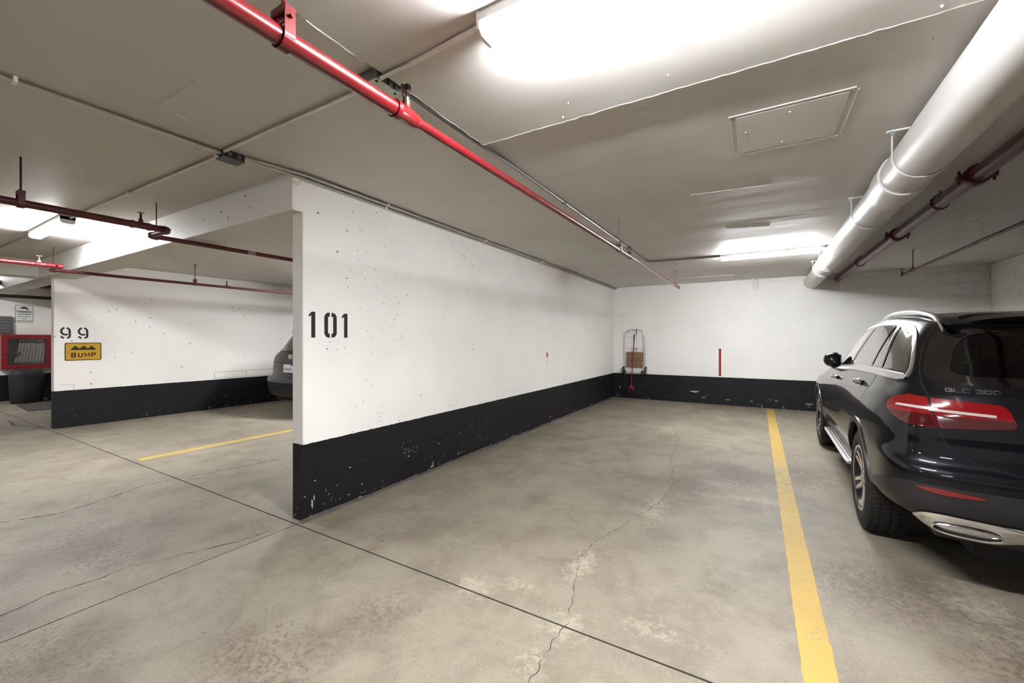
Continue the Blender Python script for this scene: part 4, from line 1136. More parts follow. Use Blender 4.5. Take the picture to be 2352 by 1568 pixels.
    inner = [(a * 100, b) for a, b in i1[:-1] + i2[:-1] + i3] + line(h_t, h_b)
    for nm, ol, lab in (('tail_light', outer, 'red wrap-around tail light'), ('tailgate_light', inner, 'red tail light on the tailgate')):
        mb = B.patch(ol, 'C', .006, 5, .016)
        o, q = both(mb, nm, REDLENS, root, label=lab)
        # deep red lower part
        zs_ = [p[1] for p in ol]; zmid = min(zs_) + (max(zs_) - min(zs_)) * .42
        c = (sum(p[0] for p in ol) / len(ol), 0)
        low = [(c[0] + (a - c[0]) * .965, min(b, zmid)) for a, b in ol if True]
        low = [(a, max(b, min(zs_) + .006)) for a, b in low]
        mb2 = B.patch(low, 'C', .0085, 4, .004, center=(c[0], (min(zs_) + zmid) / 2))
        a1 = mb2.build('lens_lower', REDDARK, o, True); mirror_obj(a1, q)
        aa = [p[0] for p in ol]; a0, a9 = min(aa), max(aa); zc_ = (min(zs_) + max(zs_)) / 2 + .012
        if nm == 'tail_light': la = [(a0 + (a9 - a0) * (.26 + .72 * k / 12), zc_ + .004 - .006 * k / 12) for k in range(13)]
        else: la = [(a0 + (a9 - a0) * (.02 + .76 * k / 12), zc_ - .002 - .012 * k / 12) for k in range(13)]
        lb = [(a, z + (.0135 if k not in (0,) else .009)) for k, (a, z) in enumerate(la)]
        a2 = B.band(la, lb, 'C', .0095, .005, 1).build('light_bar', CLEARL, o, True); a2['label'] = 'clear reversing light bar'; mirror_obj(a2, q)
    # badge ------------------------------------------------------
    def letter(strokes, x0, w, h):
        mb = MB()
        for st in strokes:
            for (a, b) in zip(st[:-1], st[1:]):
                def P3(p): return B.hit('R', x0 + p[0] * w, zb + p[1] * h)
                zb = 1.122
                (pa, na), (pb, nb) = P3(a), P3(b)
                t = (pb - pa); L = t.length; t.normalize(); n = (na + nb).normalized(); sd = n.cross(t).normalized()
                mb.obox((pa + pb) / 2 + n * .003, t, sd, n, L / 2 + .0014, .0022, .003)
        return mb
    Gs = [[(1, .85), (.9, 1), (.1, 1), (0, .9), (0, .1), (.1, 0), (.9, 0), (1, .1), (1, .5), (.5, .5)]]
    Ls = [[(0, 1), (0, 0), (1, 0)]]; Cs = [[(1, 1), (.1, 1), (0, .9), (0, .1), (.1, 0), (1, 0)]]
    T3 = [[(0, 1), (1, 1), (1, 0), (0, 0)], [(.3, .52), (1, .52)]]; O0 = [[(.08, 0), (.92, 0), (1, .1), (1, .9), (.92, 1), (.08, 1), (0, .9), (0, .1), (.08, 0)]]
    x = -.652; lw, lh, sp_ = .0235, .0165, .0085
    for k, (nm, st) in enumerate((('G', Gs), ('L', Ls), ('C', Cs), (' ', None), ('3', T3), ('0', O0), ('0', O0))):
        if st is None: x += .014; continue
        o = letter(st, x, lw, lh).build('badge_letter', CHROME, root); x += lw + sp_
    # bumper plastic, reflector, chrome exhaust trim ---------------
    def cz2(x, z): return cz(x, z)
    # lower bumper cladding as band from the wheel arch round to the centre
    la, lb = [], []
    for k in range(36):
        t = k / 35
        if t < .35:
            y = -.44 + (-.78 + .44) * t / .35; zt = .50 + (.60 - .50) * (t / .35) ** .8; la.append(('S', y, .46 - .03 * t / .35)); lb.append(('S', y, zt))
        else:
            x_ = -.86 + .86 * (t - .35) / .65; zt = .61 - .005 * (t - .35) - (.0 if t < .75 else .045 * (t - .75) / .25); la.append(('R', x_, .425)); lb.append(('R', x_, zt))
    def H(p, off):
        l, n = B.hit('L' if p[0] == 'S' else 'R', p[1], p[2]); return l + n * off
    vs = []; fs = []; n = len(la); M = 5
    for r in range(M + 2):
        for i in range(n):
            if r == M + 1: vs.append(H(lb[i], -.006)); continue
            t = r / M; z = la[i][2] + (lb[i][2] - la[i][2]) * t; off = .006 + .006 * math.sin(math.pi * t)
            vs.append(H((la[i][0], la[i][1], z), off))
    for r in range(M + 1):
        for i in range(n - 1): fs.append((r * n + i, r * n + i + 1, (r + 1) * n + i + 1, (r + 1) * n + i))
    mb = MB(); mb.add(vs, fs); both(mb, 'bumper_cladding', PLASTIC, root, label='dark plastic lower bumper')
    refl = smooth_closed([cz(-.795, .590), cz(-.74, .596), cz(-.64, .591), cz(-.555, .584), cz(-.545, .575), cz(-.59, .570), cz(-.68, .567), cz(-.76, .579)], 4)
    both(B.patch(refl, 'C', .016, 3, .012), 'bumper_reflector', REDLENS, root, label='thin red bumper reflector')
    # chrome skid trim with exhaust opening
    tp = [(-.805, .412), (-.775, .440), (-.71, .451), (-.61, .449), (-.52, .446), (-.42, .446), (-.30, .450), (-.15, .454), (0, .455)]
    bt = [(-.80, .402), (-.765, .375), (-.71, .350), (-.61, .338), (-.51, .340), (-.42, .365), (-.30, .392), (-.15, .40), (0, .402)]
    tpd = catmull([(a, b, 0) for a, b in tp], 4); btd = catmull([(a, b, 0) for a, b in bt], 4)
    vs = []; fs = []; n = len(tpd); M = 6
    for r in range(M + 2):
        for i in range(n):
            t = min(r, M) / M; x_ = tpd[i][0] + (btd[i][0] - tpd[i][0]) * t; z = tpd[i][1] + (btd[i][1] - tpd[i][1]) * t
            l, nn = B.hit('R', x_, max(z, .41)); o_ = .012 + .024 * math.sin(math.pi * min(1, t * .8 + .1))
            if r == M + 1: o_ = -.02
            p = Vector((x_, l.y - o_, z)); vs.append(p)
    for r in range(M + 1):
        for i in range(n - 1): fs.append((r * n + i, r * n + i + 1, (r + 1) * n + i + 1, (r + 1) * n + i))
    mb = MB(); mb.add(vs, fs); o, q = both(mb, 'exhaust_trim', CHROME, root, label='chrome exhaust surround on the bumper')
    # exhaust opening: slim ellipse ring and dark mouth
    ec = (-.61, .378)
    E = [(ec[0] + .128 * math.copysign(abs(math.cos(t)) ** .75, math.cos(t)) , ec[1] - .0 + .026 * math.copysign(abs(math.sin(t)) ** .9, math.sin(t)) - .10 * (ec[0] - (ec[0] + .128 * math.cos(t))) * .0) for t in [2 * math.pi * k / 36 for k in range(36)]]
    mb = MB(); mb.tube([(a, B.hit('R', a, .42)[0].y - .040, b) for a, b in E], .006, n=8, closed=True)
    t1 = mb.build('tailpipe_rim', CHROME, o, True); mirror_obj(t1, q)
    mb = MB(); mb.add([(a, B.hit('R', a, .42)[0].y - .039, b) for a, b in E], [tuple(range(36))]); t2 = mb.build('tailpipe_mouth', DARKM, o); t2.location.y = .07; q2 = mirror_obj(t2, q); q2.location.y = .07
    mb = MB(); n_ = len(E); mb.add([(a, B.hit('R', a, .42)[0].y - .039, b) for a, b in E] + [(a, B.hit('R', a, .42)[0].y + .031, b) for a, b in E], [(k, (k + 1) % n_, n_ + (k + 1) % n_, n_ + k) for k in range(n_)]); t3 = mb.build('tailpipe_wall', DARKM, o, True); mirror_obj(t3, q)
    # diffuser under it
    MB().box(-.72, .72, -.86, -.66, .31, .40).build('diffuser', PLASTIC, root, bevel=.02)
    # wheel-arch and sill cladding ---------------------------------
    for wy, wz in wheels:
        oa = arc(wy, wz, ARCH + .026, ARCH + .026, -8, 188, 40); ia = arc(wy, wz, ARCH - .018, ARCH - .018, -8, 188, 40)
        lo = .46 if wy < 1 else .30; oa = [(a, max(b, lo if a < wy else .30)) for a, b in oa]; ia = [(a, max(b, lo if a < wy else .30)) for a, b in ia]
        both(B.band(ia, oa, 'L', .006, .03, 2), 'arch_cladding', PLASTIC, root)
    la = [(.42 + (2.48 - .42) * k / 24, .285) for k in range(25)]; lb = [(y, .40 + .015 * math.sin(k / 24 * math.pi)) for k, (y, _) in enumerate(la)]
    both(B.band(la, lb, 'L', .010, .02, 3), 'sill_cladding', PLASTIC, root)
    # running board
    mb = MB(); prof = [(-.78, .356), (-.918, .350), (-.930, .340), (-.924, .322), (-.78, .312)]
    N = 30; vs = []; fs = []
    for i in range(N + 1):
        t = i / N; y = .47 + (2.42 - .47) * t; e = 1 - max(0, abs(t - .5) * 2 - .86) / .14 * .9
        for (a, b) in prof: vs.append((-.78 + (a + .78) * max(e, .05), y, b))
        if i: k = 5 * (i - 1); fs += [(k + j, k + 5 + j, k + 5 + (j + 1) % 5, k + (j + 1) % 5) for j in range(5)]
    fs += [tuple(range(5)), tuple(range(5 * N, 5 * N + 5))]
    mb.add(vs, fs); o, q = both(mb, 'running_board', SATIN, root, angle=40, label='aluminium running board with rubber studs')
    st = MB()
    for i in range(30):
        for j in range(3):
            y = .60 + 1.70 * i / 29 + (.03 if j % 2 else 0); x = -.852 - .026 * j
            st.lathe([(.007, 0), (.007, .003), (.005, .004), (0, .004)], (x, y, .353 - .0014 * j), (0, 0, 1), 8)
    s1 = st.build('rubber_studs', DARKM, o); s1['kind'] = 'stuff'; s2 = mirror_obj(s1, q); s2['kind'] = 'stuff'
    # door handles
    for y, z in ((1.10, 1.045), (.02, 1.09)):
        h, n = B.hit('L', y, z); h2, _ = B.hit('L', y + .17, z - .008)
        mb = MB(); A = h + n * .004; Bq = h2 + n * .004; m_ = (h + h2) / 2 + n * .034
        mb.tube([tuple(p) for p in catmull([tuple(A), tuple(A * .75 + m_ * .25 + n * .012), tuple(m_), tuple(Bq * .75 + m_ * .25 + n * .012), tuple(Bq)], 4)], .017, n=8)
        cup = B.patch([(y + .085 + .055 * math.cos(t), z - .006 + .028 * math.sin(t)) for t in [2 * math.pi * k / 18 for k in range(18)]], 'L', .0015, 3, .002)
        both(mb, 'door_handle', CHROME, root, label='chrome door handle', subs=((cup, 'handle_cup', GLOSSBLK),))
    # dark reflection-free scuff strip seen on the doors
    # mirrors
    mc = Vector((-.905, 1.78, 1.195))
    mb = MB(); vs = []; fs = []; nu, nv = 16, 9
    for i in range(nu):
        a = 2 * math.pi * i / nu
        for j in range(nv):
            b = -math.pi / 2 + math.pi * j / (nv - 1)
            ca, sa = math.cos(a), math.sin(a); cb, sb = math.cos(b), math.sin(b)
            sx_ = math.copysign(abs(ca * cb) ** .7, ca * cb) * .078; sz_ = math.copysign(abs(sa * cb) ** .75, sa * cb) * .084; sy_ = math.copysign(abs(sb) ** .8, sb) * .09
            if sy_ > 0: sy_ *= .7
            tp_ = 1 - .2 * max(0, sy_ / .08); sz2 = sz_ * tp_ + .02 * (-sx_ / .078) * (1 if sz_ < 0 else -.6)
            vs.append(mc + Vector((sx_ * tp_, sy_, sz2)))
    for i in range(nu):
        for j in range(nv - 1): fs.append((i * nv + j, ((i + 1) % nu) * nv + j, ((i + 1) % nu) * nv + j + 1, i * nv + j + 1))
    mb.add(vs, fs)
    arm = MB(); arm.tube([(-.80, 1.84, 1.10), (-.84, 1.84, 1.10), (-.89, 1.83, 1.13)], [.03, .028, .03], n=10)
    gl = MB(); gl.prism([(mc.y + .085 * math.copysign(abs(math.cos(t)) ** .6, math.cos(t)), mc.z + .062 * math.copysign(abs(math.sin(t)) ** .7, math.sin(t))) for t in [2 * math.pi * k / 24 for k in range(24)]], lambda a, b, d: (d, a, b), mc.x + .070, mc.x + .080)
    both(mb, 'door_mirror', PAINT, root, label='black door mirror housing', subs=((arm, 'mirror_arm', GLOSSBLK), (gl, 'mirror_glass', mat('mirror_silver', (.75, .78, .8), .02, metal=1))))
    # wheels
    for wy, wz in wheels:
        for sx in (-1, 1): wheel(root, sx * .810, wy, WHR, WHR, sx, rim_r=.238, spin=-.45 if wy < 1 else .9)
    # fuel flap
    ff = [(-.36 + .09 * math.copysign(abs(math.cos(t)) ** .5, math.cos(t)), .99 + .07 * math.copysign(abs(math.sin(t)) ** .5, math.sin(t))) for t in [2 * math.pi * k / 20 for k in range(20)]]
    # cabin
    MB().box(-.74, .74, -.55, 2.0, .42, .50).build('cabin_floor', INTER, root)
    MB().box(-.72, .72, 1.95, 2.25, .50, 1.05).build('dashboard', INTER, root, bevel=.04)
    MB().box(-.70, .70, -.62, -.35, .50, 1.02).build('parcel_shelf', INTER, root)
    def seat(x, y, w, nm):
        s = MB(); s.box(x - w / 2, x + w / 2, y, y + .50, .52, .70); s.obox((x, y - .02, .98), (1, 0, 0), Vector((0, 1, .22)).normalized(), Vector((0, -.22, 1)).normalized(), w / 2, .07, .33)
        o = s.build(nm, INTER, root, True, 40, bevel=.04)
    def headrest(x, y, z):
        mb = MB(); mb.obox((x, y, z), (1, 0, 0), (0, 1, .15), (0, -.15, 1), .125, .05, .085); h = mb.build('headrest', INTER, root, True, 40, bevel=.04)
        for s in (-.05, .05): MB().cyl((x + s, y + .02, z - .14), (x + s, y, z - .05), .007, n=6).build('headrest_post', CHROME, h)
    for x in (-.38, .38): seat(x, 1.02, .50, 'front_seat'); headrest(x, .90, 1.42)
    seat(0, .15, 1.30, 'rear_bench')
    for x in (-.42, .42): headrest(x, .0, 1.34)
    MB().tube([(-.38 + .18 * math.cos(t), 1.78 + .06 * math.sin(t), 1.02 + .17 * math.sin(t)) for t in [2 * math.pi * k / 24 for k in range(24)]], .014, n=8, closed=True).build('steering_wheel', INTER, root, True)
    # front end: grille, headlights
    hl = smooth_closed([(-.86, .80), (-.70, .86), (-.52, .80), (-.52, .72), (-.66, .68), (-.82, .72)], 4)
    both(B.patch(hl, 'F', .006, 4, .012), 'headlight', mat('headlight_glass', lin((190, 195, 200)), .1, coat=1), root)
    gr = smooth_closed([(-.42, .82), (0, .83), (.42, .82), (.45, .66), (.34, .54), (0, .53), (-.34, .54), (-.45, .66)], 3)
    B.patch(gr, 'F', .006, 4, .012).build('grille', GLOSSBLK, root, True)
    for z in (.63, .73): MB().tube([B.hit('F', x_, z)[0] + Vector((0, .014, 0)) for x_ in (-.40, -.2, 0, .2, .40)], .010, n=8).build('grille_bar', CHROME, root, True)
    return root, B
suv, SUVB = build_suv()
# ---------------------------------------------------------------- stencilled numbers on the walls
onwall = lambda X: (lambda a, b, d: (X + d, a, b))
def stencil(name, label, X, digits):
    e = empty(name, (X, digits[0][1], digits[0][2])); tag(e, label, 'number')
    ox, oy, oz = e.location
    for (ch, y0, z0, w, h, st) in digits:
        mb = MB(); fn = lambda a, b, d: (X + d - ox, a - oy, b - oz)
        if ch == '1':
            mb.prism([(y0 + w - st, z0), (y0 + w, z0), (y0 + w, z0 + h), (y0 + w - st * .9, z0 + h), (y0, z0 + h * .88), (y0, z0 + h * .80), (y0 + w - st, z0 + h * .86)], fn, .0002, .0012)
        elif ch == '0':
            r = w / 2 - st / 2; g = .008; cy = y0 + w / 2
            for sg in (-1, 1):
                pts = [(cy + sg * g, z0 + h - st / 2)] + [(cy + sg * (r - r * .6 + r * .6 * math.sin(t)), z0 + h - st / 2 - r * .6 + r * .6 * math.cos(t)) for t in [math.pi / 2 * k / 6 for k in range(7)]]
                pts += [(cy + sg * r, z0 + h * .5)] + [(cy + sg * (r - r * .6 + r * .6 * math.cos(t)), z0 + st / 2 + r * .6 - r * .6 * math.sin(t)) for t in [math.pi / 2 * k / 6 for k in range(7)]] + [(cy + sg * g, z0 + st / 2)]
                mb.stroke(pts, st, fn, .0002, .0012)
        elif ch == '9':
            cy = y0 + w / 2; r = w / 2 - st / 2; zt = z0 + h - st / 2; g = .010; rz = h * .29
            cz_ = zt - rz
            mb.stroke([(cy + a * r, cz_ + b * rz) for a, b in arc(0, 0, 1, 1, 104, 285, 14)] + [(cy + r * .42, cz_ - rz * .72)], st, fn, .0002, .0012)
            mb.stroke([(cy + a * r, cz_ + b * rz) for a, b in arc(0, 0, 1, 1, 74, 0, 8)] + [(cy + r, z0 + h * .33)] + [(cy + a * r, z0 + h * .24 + b * (h * .24 - st / 2)) for a, b in arc(0, 0, 1, 1, 0, -70, 8)], st, fn, .0002, .0012)
            mb.stroke([(cy + a * r, z0 + h * .24 + b * (h * .24 - st / 2)) for a, b in arc(0, 0, 1, 1, 185, 250, 6)], st, fn, .0002, .0012)
        mb.build('digit', BLACKPAINT, e)
    return e
stencil('wall_number', 'black stencilled number 101 on the near wall end', WX, [('1', 1.993, 1.437, .056, .207, .034), ('0', 2.130, 1.437, .116, .207, .034), ('1', 2.296, 1.437, .056, .207, .034)])
stencil('wall_number', 'black stencilled number 99 above the yellow bump sign', W99, [('9', 2.015, 1.432, .122, .196, .027), ('9', 2.215, 1.432, .126, .196, .027)])
# bump sign
bs = empty('bump_sign', (W99, 2.283, 1.08)); tag(bs, 'yellow BUMP warning sign with three black humps on the 99 wall', 'sign')
SIGNY = mat('sign_yellow', lin((255, 196, 30)), .4); SIGNK = mat('sign_black', lin((34, 28, 26)), .45)
w2, h2 = .217, .292
fnb = lambda a, b, d: (d, a, b)
m_ = MB(); m_.prism(rrect(-w2, w2, 0, h2, .022), fnb, .001, .004); m_.build('sign_plate', SIGNK, bs)
m_ = MB(); m_.prism(rrect(-w2 + .012, w2 - .012, .012, h2 - .012, .016), fnb, .004, .0052); m_.build('yellow_field', SIGNY, bs)
m_ = MB(); m_.prism([(-.15, .172), (.15, .172), (.15, .183), (.098, .242), (.05, .196), (.002, .242), (-.048, .196), (-.098, .242), (-.15, .183)], fnb, .0052, .0064); m_.build('hump_symbol', SIGNK, bs)
LET = {'B': [[(0, 0), (0, 1), (.75, 1), (.95, .88), (.95, .64), (.75, .53), (0, .53)], [(.75, .53), (1, .40), (1, .14), (.78, 0), (0, 0)]], 'U': [[(0, 1), (0, .2), (.2, 0), (.8, 0), (1, .2), (1, 1)]], 'M': [[(-.1, 0), (-.1, 1)], [(-.06, 1), (.5, .22), (1.06, 1)], [(1.1, 1), (1.1, 0)]], 'P': [[(0, 0), (0, 1), (.8, 1), (1, .86), (1, .58), (.8, .45), (0, .45)]]}
for k, ch in enumerate('BUMP'):
    m_ = MB()
    for st_ in LET[ch]: m_.stroke([(-.137 + k * .079 + a * .042, .058 + b * .066) for a, b in st_], .0165 if ch != 'M' else .0125, fnb, .0052, .0064)
    m_.build('letter', SIGNK, bs)
for z in (.022, .272): MB().cyl((.004, 0, z), (.0075, 0, z), .006, n=8).build('screw', SIGNK, bs)
# faint repair outlines on the 99 wall
rp = empty('wall_patch', (W99, 4.2, .62)); tag(rp, 'painted rectangular repair outline low on the 99 wall behind the dark car', 'wall patch')
for (a0, a1, b0, b1) in ((0, 1.6, .128, .134), (0, 1.6, -.004, .003), (0, .006, 0, .13), (.62, .626, 0, .13)):
    MB().box(.0003, .004, a0, a1, b0, b1).build('patch_edge', mat('patch_edge_tone', lin((150, 142, 136)), .7), rp)  # thin edge strips in one even grey
rp2 = empty('wall_patch', (W99, 2.0, .60)); tag(rp2, 'small painted patch outline at the foot of the 99 wall end', 'wall patch')
for (a0, a1, b0, b1) in ((.02, .17, .095, .10), (.165, .17, 0, .10)):
    MB().box(.0003, .003, a0, a1, b0, b1).build('patch_edge', mat('patch_edge_tone2', lin((180, 174, 168)), .7), rp2)
# red marks
RT = mat('red_tape', lin((196, 22, 30)), .45, var=.2, vscale=25)
t1 = MB().box(-.715, -.668, YB - .0085, YB - .005, .625, 1.225).build('red_tape_strip', RT); tag(t1, 'vertical red strip on the white back wall', 'tape')
t2 = MB().box(WX + .0003, WX + .002, 6.285, 6.335, 1.125, 1.205).build('red_tape_strip', RT); tag(t2, 'tiny red tape mark on the 101 wall', 'tape')
MB().box(WX + .0003, WX + .0015, 6.30, 6.308, 1.0, 1.09).build('tape_residue', mat('tape_residue_grey', lin((170, 165, 160)), .7), t2)

# ---------------------------------------------------------------- hand cart hung on the back wall, cardboard, broom
CHW = mat('cart_tube', lin((206, 206, 204)), .3, metal=.6)
cart = empty('hand_cart', (-2.53, YB - .008, .60)); tag(cart, 'folded white wire shopping cart hanging on the back wall in the corner', 'cart')
hw = .225
loop = [(-hw, -.05, .02), (-hw, -.05, .92), (-hw + .02, -.05, 1.0), (-hw + .09, -.05, 1.055), (hw - .09, -.05, 1.055), (hw - .02, -.05, 1.0), (hw, -.05, .92), (hw, -.05, .02)]
MB().tube([tuple(p) for p in catmull(loop, 4)], .009, n=8).build('frame_loop', CHW, cart, True)
MB().tube([(-hw - .02, -.02, .02), (-hw - .02, -.02, .90), (hw + .02, -.02, .90), (hw + .02, -.02, .02)], .006, n=6).build('rear_frame', CHW, cart, True)
for z in (.06, .17, .26, .34, .42, .50, .62):
    MB().cyl((-hw, -.05, z), (hw, -.05, z), .0035, n=6).build('cross_wire', CHW, cart, True)
for x in (-.11, .0, .10, .17):
    MB().cyl((x, -.052, .06), (x, -.052, .62 if x != .10 else .50), .003, n=6).build('upright_wire', CHW, cart, True)
MB().box(-hw, hw, -.06, -.03, .0, .04).build('foot_plate', CHW, cart)
WHT = mat('cart_tyre', lin((52, 50, 52)), .6)
for x, y, r in ((-hw - .03, -.05, .105), (hw + .045, -.06, .105), (-hw + .015, -.11, .06), (hw - .03, -.11, .06)):
    z = r - .03
    wb = MB().lathe([(r - .016, -.012), (r - .004, -.013), (r, -.006), (r, .006), (r - .004, .013), (r - .016, .012)], (x, y, z), (1, 0, 0), 26, closed_prof=True).build('cart_wheel', WHT, cart, True)
    MB().lathe([(r - .018, -.006), (r - .018, .006), (r * .3, .010), (0, .010)], (x, y, z), (1, 0, 0), 20).build('wheel_disc', mat('cart_hub', lin((150, 148, 148)), .5), wb, True)
st = MB().tube([(.045, -.062, 1.06), (.05, -.066, .95), (.055, -.062, .80), (.058, -.062, .60)], .004, n=6).build('bungee_cord', mat('cord_pale', lin((186, 184, 180)), .6), cart, True)
for z0, z1 in ((1.075, .94), (.62, .56)): MB().tube([(.045, -.066, z0), (.052, -.07, (z0 + z1) / 2), (.048, -.066, z1)], .009, n=6).build('cord_hook', DARKM, st, True)
CARD = mat('cardboard', lin((176, 134, 84)), .8, var=.08, vscale=18)
box = empty('cardboard_box', (-2.535, YB - .012, .755)); tag(box, 'flat brown cardboard box tucked behind the wires of the hand cart', 'box')
MB().box(-.19, .195, -.034, -.006, 0, .17).build('lower_flap', CARD, box, bevel=.002, bseg=1)
MB().box(-.185, .20, -.034, -.006, .178, .37).build('upper_flap', CARD, box, bevel=.002, bseg=1)
MB().box(-.19, .2, -.03, -.01, .165, .182).build('flap_crease', mat('cardboard_dark', lin((110, 78, 46)), .9), box)
BROOMR = mat('broom_red', lin((190, 40, 50)), .4)
bro = empty('broom', (-2.60, YB - .10, .14)); tag(bro, 'red broom standing in front of the hand cart at the back wall', 'broom')
MB().tube([(.005, -.02, .13), (.065, .02, 1.28)], .0115, n=10).build('handle', BROOMR, bro, True)
MB().tube([(.065, .02, 1.27), (.071, .024, 1.41)], .013, n=10).build('grip', DARKM, bro, True)
m_ = MB(); m_.prism([(-.055, .135), (.005, .20), (.02, .20), (.085, .10), (.09, .085), (-.062, .12)], lambda a, b, d: (a, d, b), -.045, .0); m_.build('broom_cap', BROOMR, bro, bevel=.004)
m_ = MB()
rnd = random.Random(3)
for i in range(90):
    t = rnd.random(); a = -.06 + .15 * t; zt = .12 - .033 * t; x2 = -.085 + .19 * t
    m_.cyl((a, -.022 + rnd.uniform(-.018, .018), zt), (x2 + rnd.uniform(-.008, .008), -.022 + rnd.uniform(-.03, .03), rnd.uniform(-.005, .02) - .0), .0028, n=4)
b_ = m_.build('bristles', mat('bristle_dark', lin((58, 50, 52)), .8), bro); b_['kind'] = 'stuff'
nl = MB().cyl((-2.685, YB - .005, 1.61), (-2.685, YB - .03, 1.61), .012, n=8).build('wall_hook', DARKM); tag(nl, 'small dark hook in the back wall above the cart', 'hook')

# ---------------------------------------------------------------- far left: end wall with fire cabinet, sign, panel, bin
ws = empty('warning_sign', (XFAR, 2.56, 1.82)); tag(ws, 'white camera surveillance WARNING sign on the end wall', 'sign')
m_ = MB(); m_.prism(rrect(-.145, .145, 0, .42, .015), fnb, .001, .006); m_.build('sign_plate', mat('sign_white', lin((226, 226, 220)), .4), ws)
m_ = MB(); o_, i_ = rrect(-.14, .14, .005, .415, .013), rrect(-.134, .134, .011, .409, .01)
n_ = len(o_); m_.add([fnb(a, b, .0065) for a, b in o_] + [fnb(a, b, .0065) for a, b in i_], [(k, (k + 1) % n_, n_ + (k + 1) % n_, n_ + k) for k in range(n_)]); m_.build('border', SIGNK, ws)
m_ = MB(); m_.prism([(-.07, .355), (.0, .388), (.045, .368), (.065, .33), (.05, .325), (.03, .345), (-.03, .335)], fnb, .006, .0075); m_.prism([(.01, .345), (.07, .30), (.075, .312), (.02, .35)], fnb, .006, .0075); m_.build('camera_symbol', SIGNK, ws)
Rm = Matrix(((0, 0, 1, 0), (1, 0, 0, 0), (0, 1, 0, 0), (0, 0, 0, 1)))
for txt, z, sz_, of in (('WARNING', .262, .052, .002), ('THESE PREMISES', .205, .032, .0006), ('PROTECTED BY', .150, .030, .0006), ('VIDEO', .098, .030, .0004), ('SURVEILLANCE', .045, .036, .001)):
    text_part('lettering', txt, sz_, SIGNK, ws, Matrix.Translation((.0066, 0, z)) @ Rm, .0004, offset=of, sx=.95)
lp = empty('louvre_panel', (XFAR, 2.14, 1.56)); tag(lp, 'grey louvred metal panel on the end wall left of the warning sign', 'panel')
GM = mat('panel_grey', lin((138, 138, 140)), .5, metal=.2)
MB().box(.001, .05, -.24, .24, 0, .40).build('panel_case', GM, lp, bevel=.004)
for z in (.05, .12, .19, .26, .33): MB().obox((.053, 0, z), (1, 0, .35), (0, 1, 0), (-.35, 0, 1), .006, .21, .022).build('louvre_slat', GM, lp)
fc = empty('fire_hose_cabinet', (XFAR + .003, 2.57, .74)); tag(fc, 'red fire hose cabinet with glass door on the far left end wall', 'fire cabinet')
CABR = mat('cabinet_red', lin((168, 18, 28)), .4); CABG = glass_mat('cabinet_glass', (.95, .95, .94))
MB().box(.0, .20, -.39, .39, 0, .012).build('cabinet_base', CABR, fc); MB().box(.0, .20, -.39, .39, .788, .80).build('cabinet_top', CABR, fc)
for s_ in (-1, 1): MB().box(.0, .20, s_ * .384 - .006, s_ * .384 + .006, .012, .788).build('cabinet_side', CABR, fc)
MB().box(.0, .01, -.378, .378, .012, .788).build('cabinet_back', mat('cabinet_inside', lin((120, 118, 116)), .6), fc)
dr = MB(); t_ = .095
dr.box(.20, .225, -.39, .39, 0, t_); dr.box(.20, .225, -.39, .39, .80 - t_, .80); dr.box(.20, .225, -.39, -.39 + t_, t_, .80 - t_); dr.box(.20, .225, .39 - t_, .39, t_, .80 - t_)
door = dr.build('cabinet_door', CABR, fc)
MB().box(.208, .213, -.39 + t_, .39 - t_, t_, .80 - t_).build('door_glass', CABG, door)
MB().tube([(.225, -.355, .40), (.255, -.355, .40), (.262, -.30, .395), (.255, -.265, .39)], .009, n=8).build('door_handle', CHROME, door, True)
for z in (.10, .70): MB().cyl((.21, .395, z - .05), (.21, .395, z + .05), .014, n=8).build('hinge', CABR, door, True)
HOSE = mat('canvas_hose', lin((235, 235, 225)), .8, var=.12, vscale=30)
hs = empty('fire_hose', (XFAR + .155, 2.60, .79)); tag(hs, 'pale folded canvas fire hose hanging inside the red cabinet', 'hose')
rnd = random.Random(9)
for k in range(9):
    y = -.12 + .045 * k; y2 = y - .06 * (1 - k / 9)
    m_ = MB(); 
    for q in range(7):
        t0, t1_ = q / 7, (q + 1) / 7
    pts = [(rnd.uniform(-.01, .01), y, .62), (rnd.uniform(-.01, .01), (y + y2) / 2, .35), (rnd.uniform(-.01, .01), y2 - .02, .10)]
    MB().tube([tuple(p) for p in catmull(pts, 4)], .022, n=8).build('hose_fold', HOSE, hs, True)
MB().cyl((0, -.17, .645), (0, .27, .645), .02, n=10).build('hose_rack', CABR, hs, True)
MB().tube([(.03, -.20, .40), (.04, -.24, .30), (.04, -.18, .24), (.03, -.13, .33)], .02, n=8).build('hose_nozzle', mat('nozzle_grey', lin((90, 90, 92)), .35, metal=.6), hs, True)
bin_ = empty('waste_bin', (-14.2, 2.46, 0)); tag(bin_, 'dark rounded waste bin under the red fire cabinet', 'bin')
BINM = mat('bin_dark', lin((52, 46, 52)), .6)
def bin_ring(r, z, k): return [(r * math.copysign(abs(math.cos(t)) ** .75, math.cos(t)), r * 1.05 * math.copysign(abs(math.sin(t)) ** .75, math.sin(t)), z) for t in [2 * math.pi * i / 32 for i in range(32)]]
prof_b = [(.215, 0), (.23, .02), (.242, .35), (.25, .60)]
vs = []; fs = []
for k, (r, z) in enumerate(prof_b):
    vs += bin_ring(r, z, k)
    if k: fs += [(32 * (k - 1) + i, 32 * (k - 1) + (i + 1) % 32, 32 * k + (i + 1) % 32, 32 * k + i) for i in range(32)]
fs.append(tuple(range(32))[::-1]); mesh_obj('bin_body', vs, fs, BINM, bin_, True, 40)
vs = []; fs = []
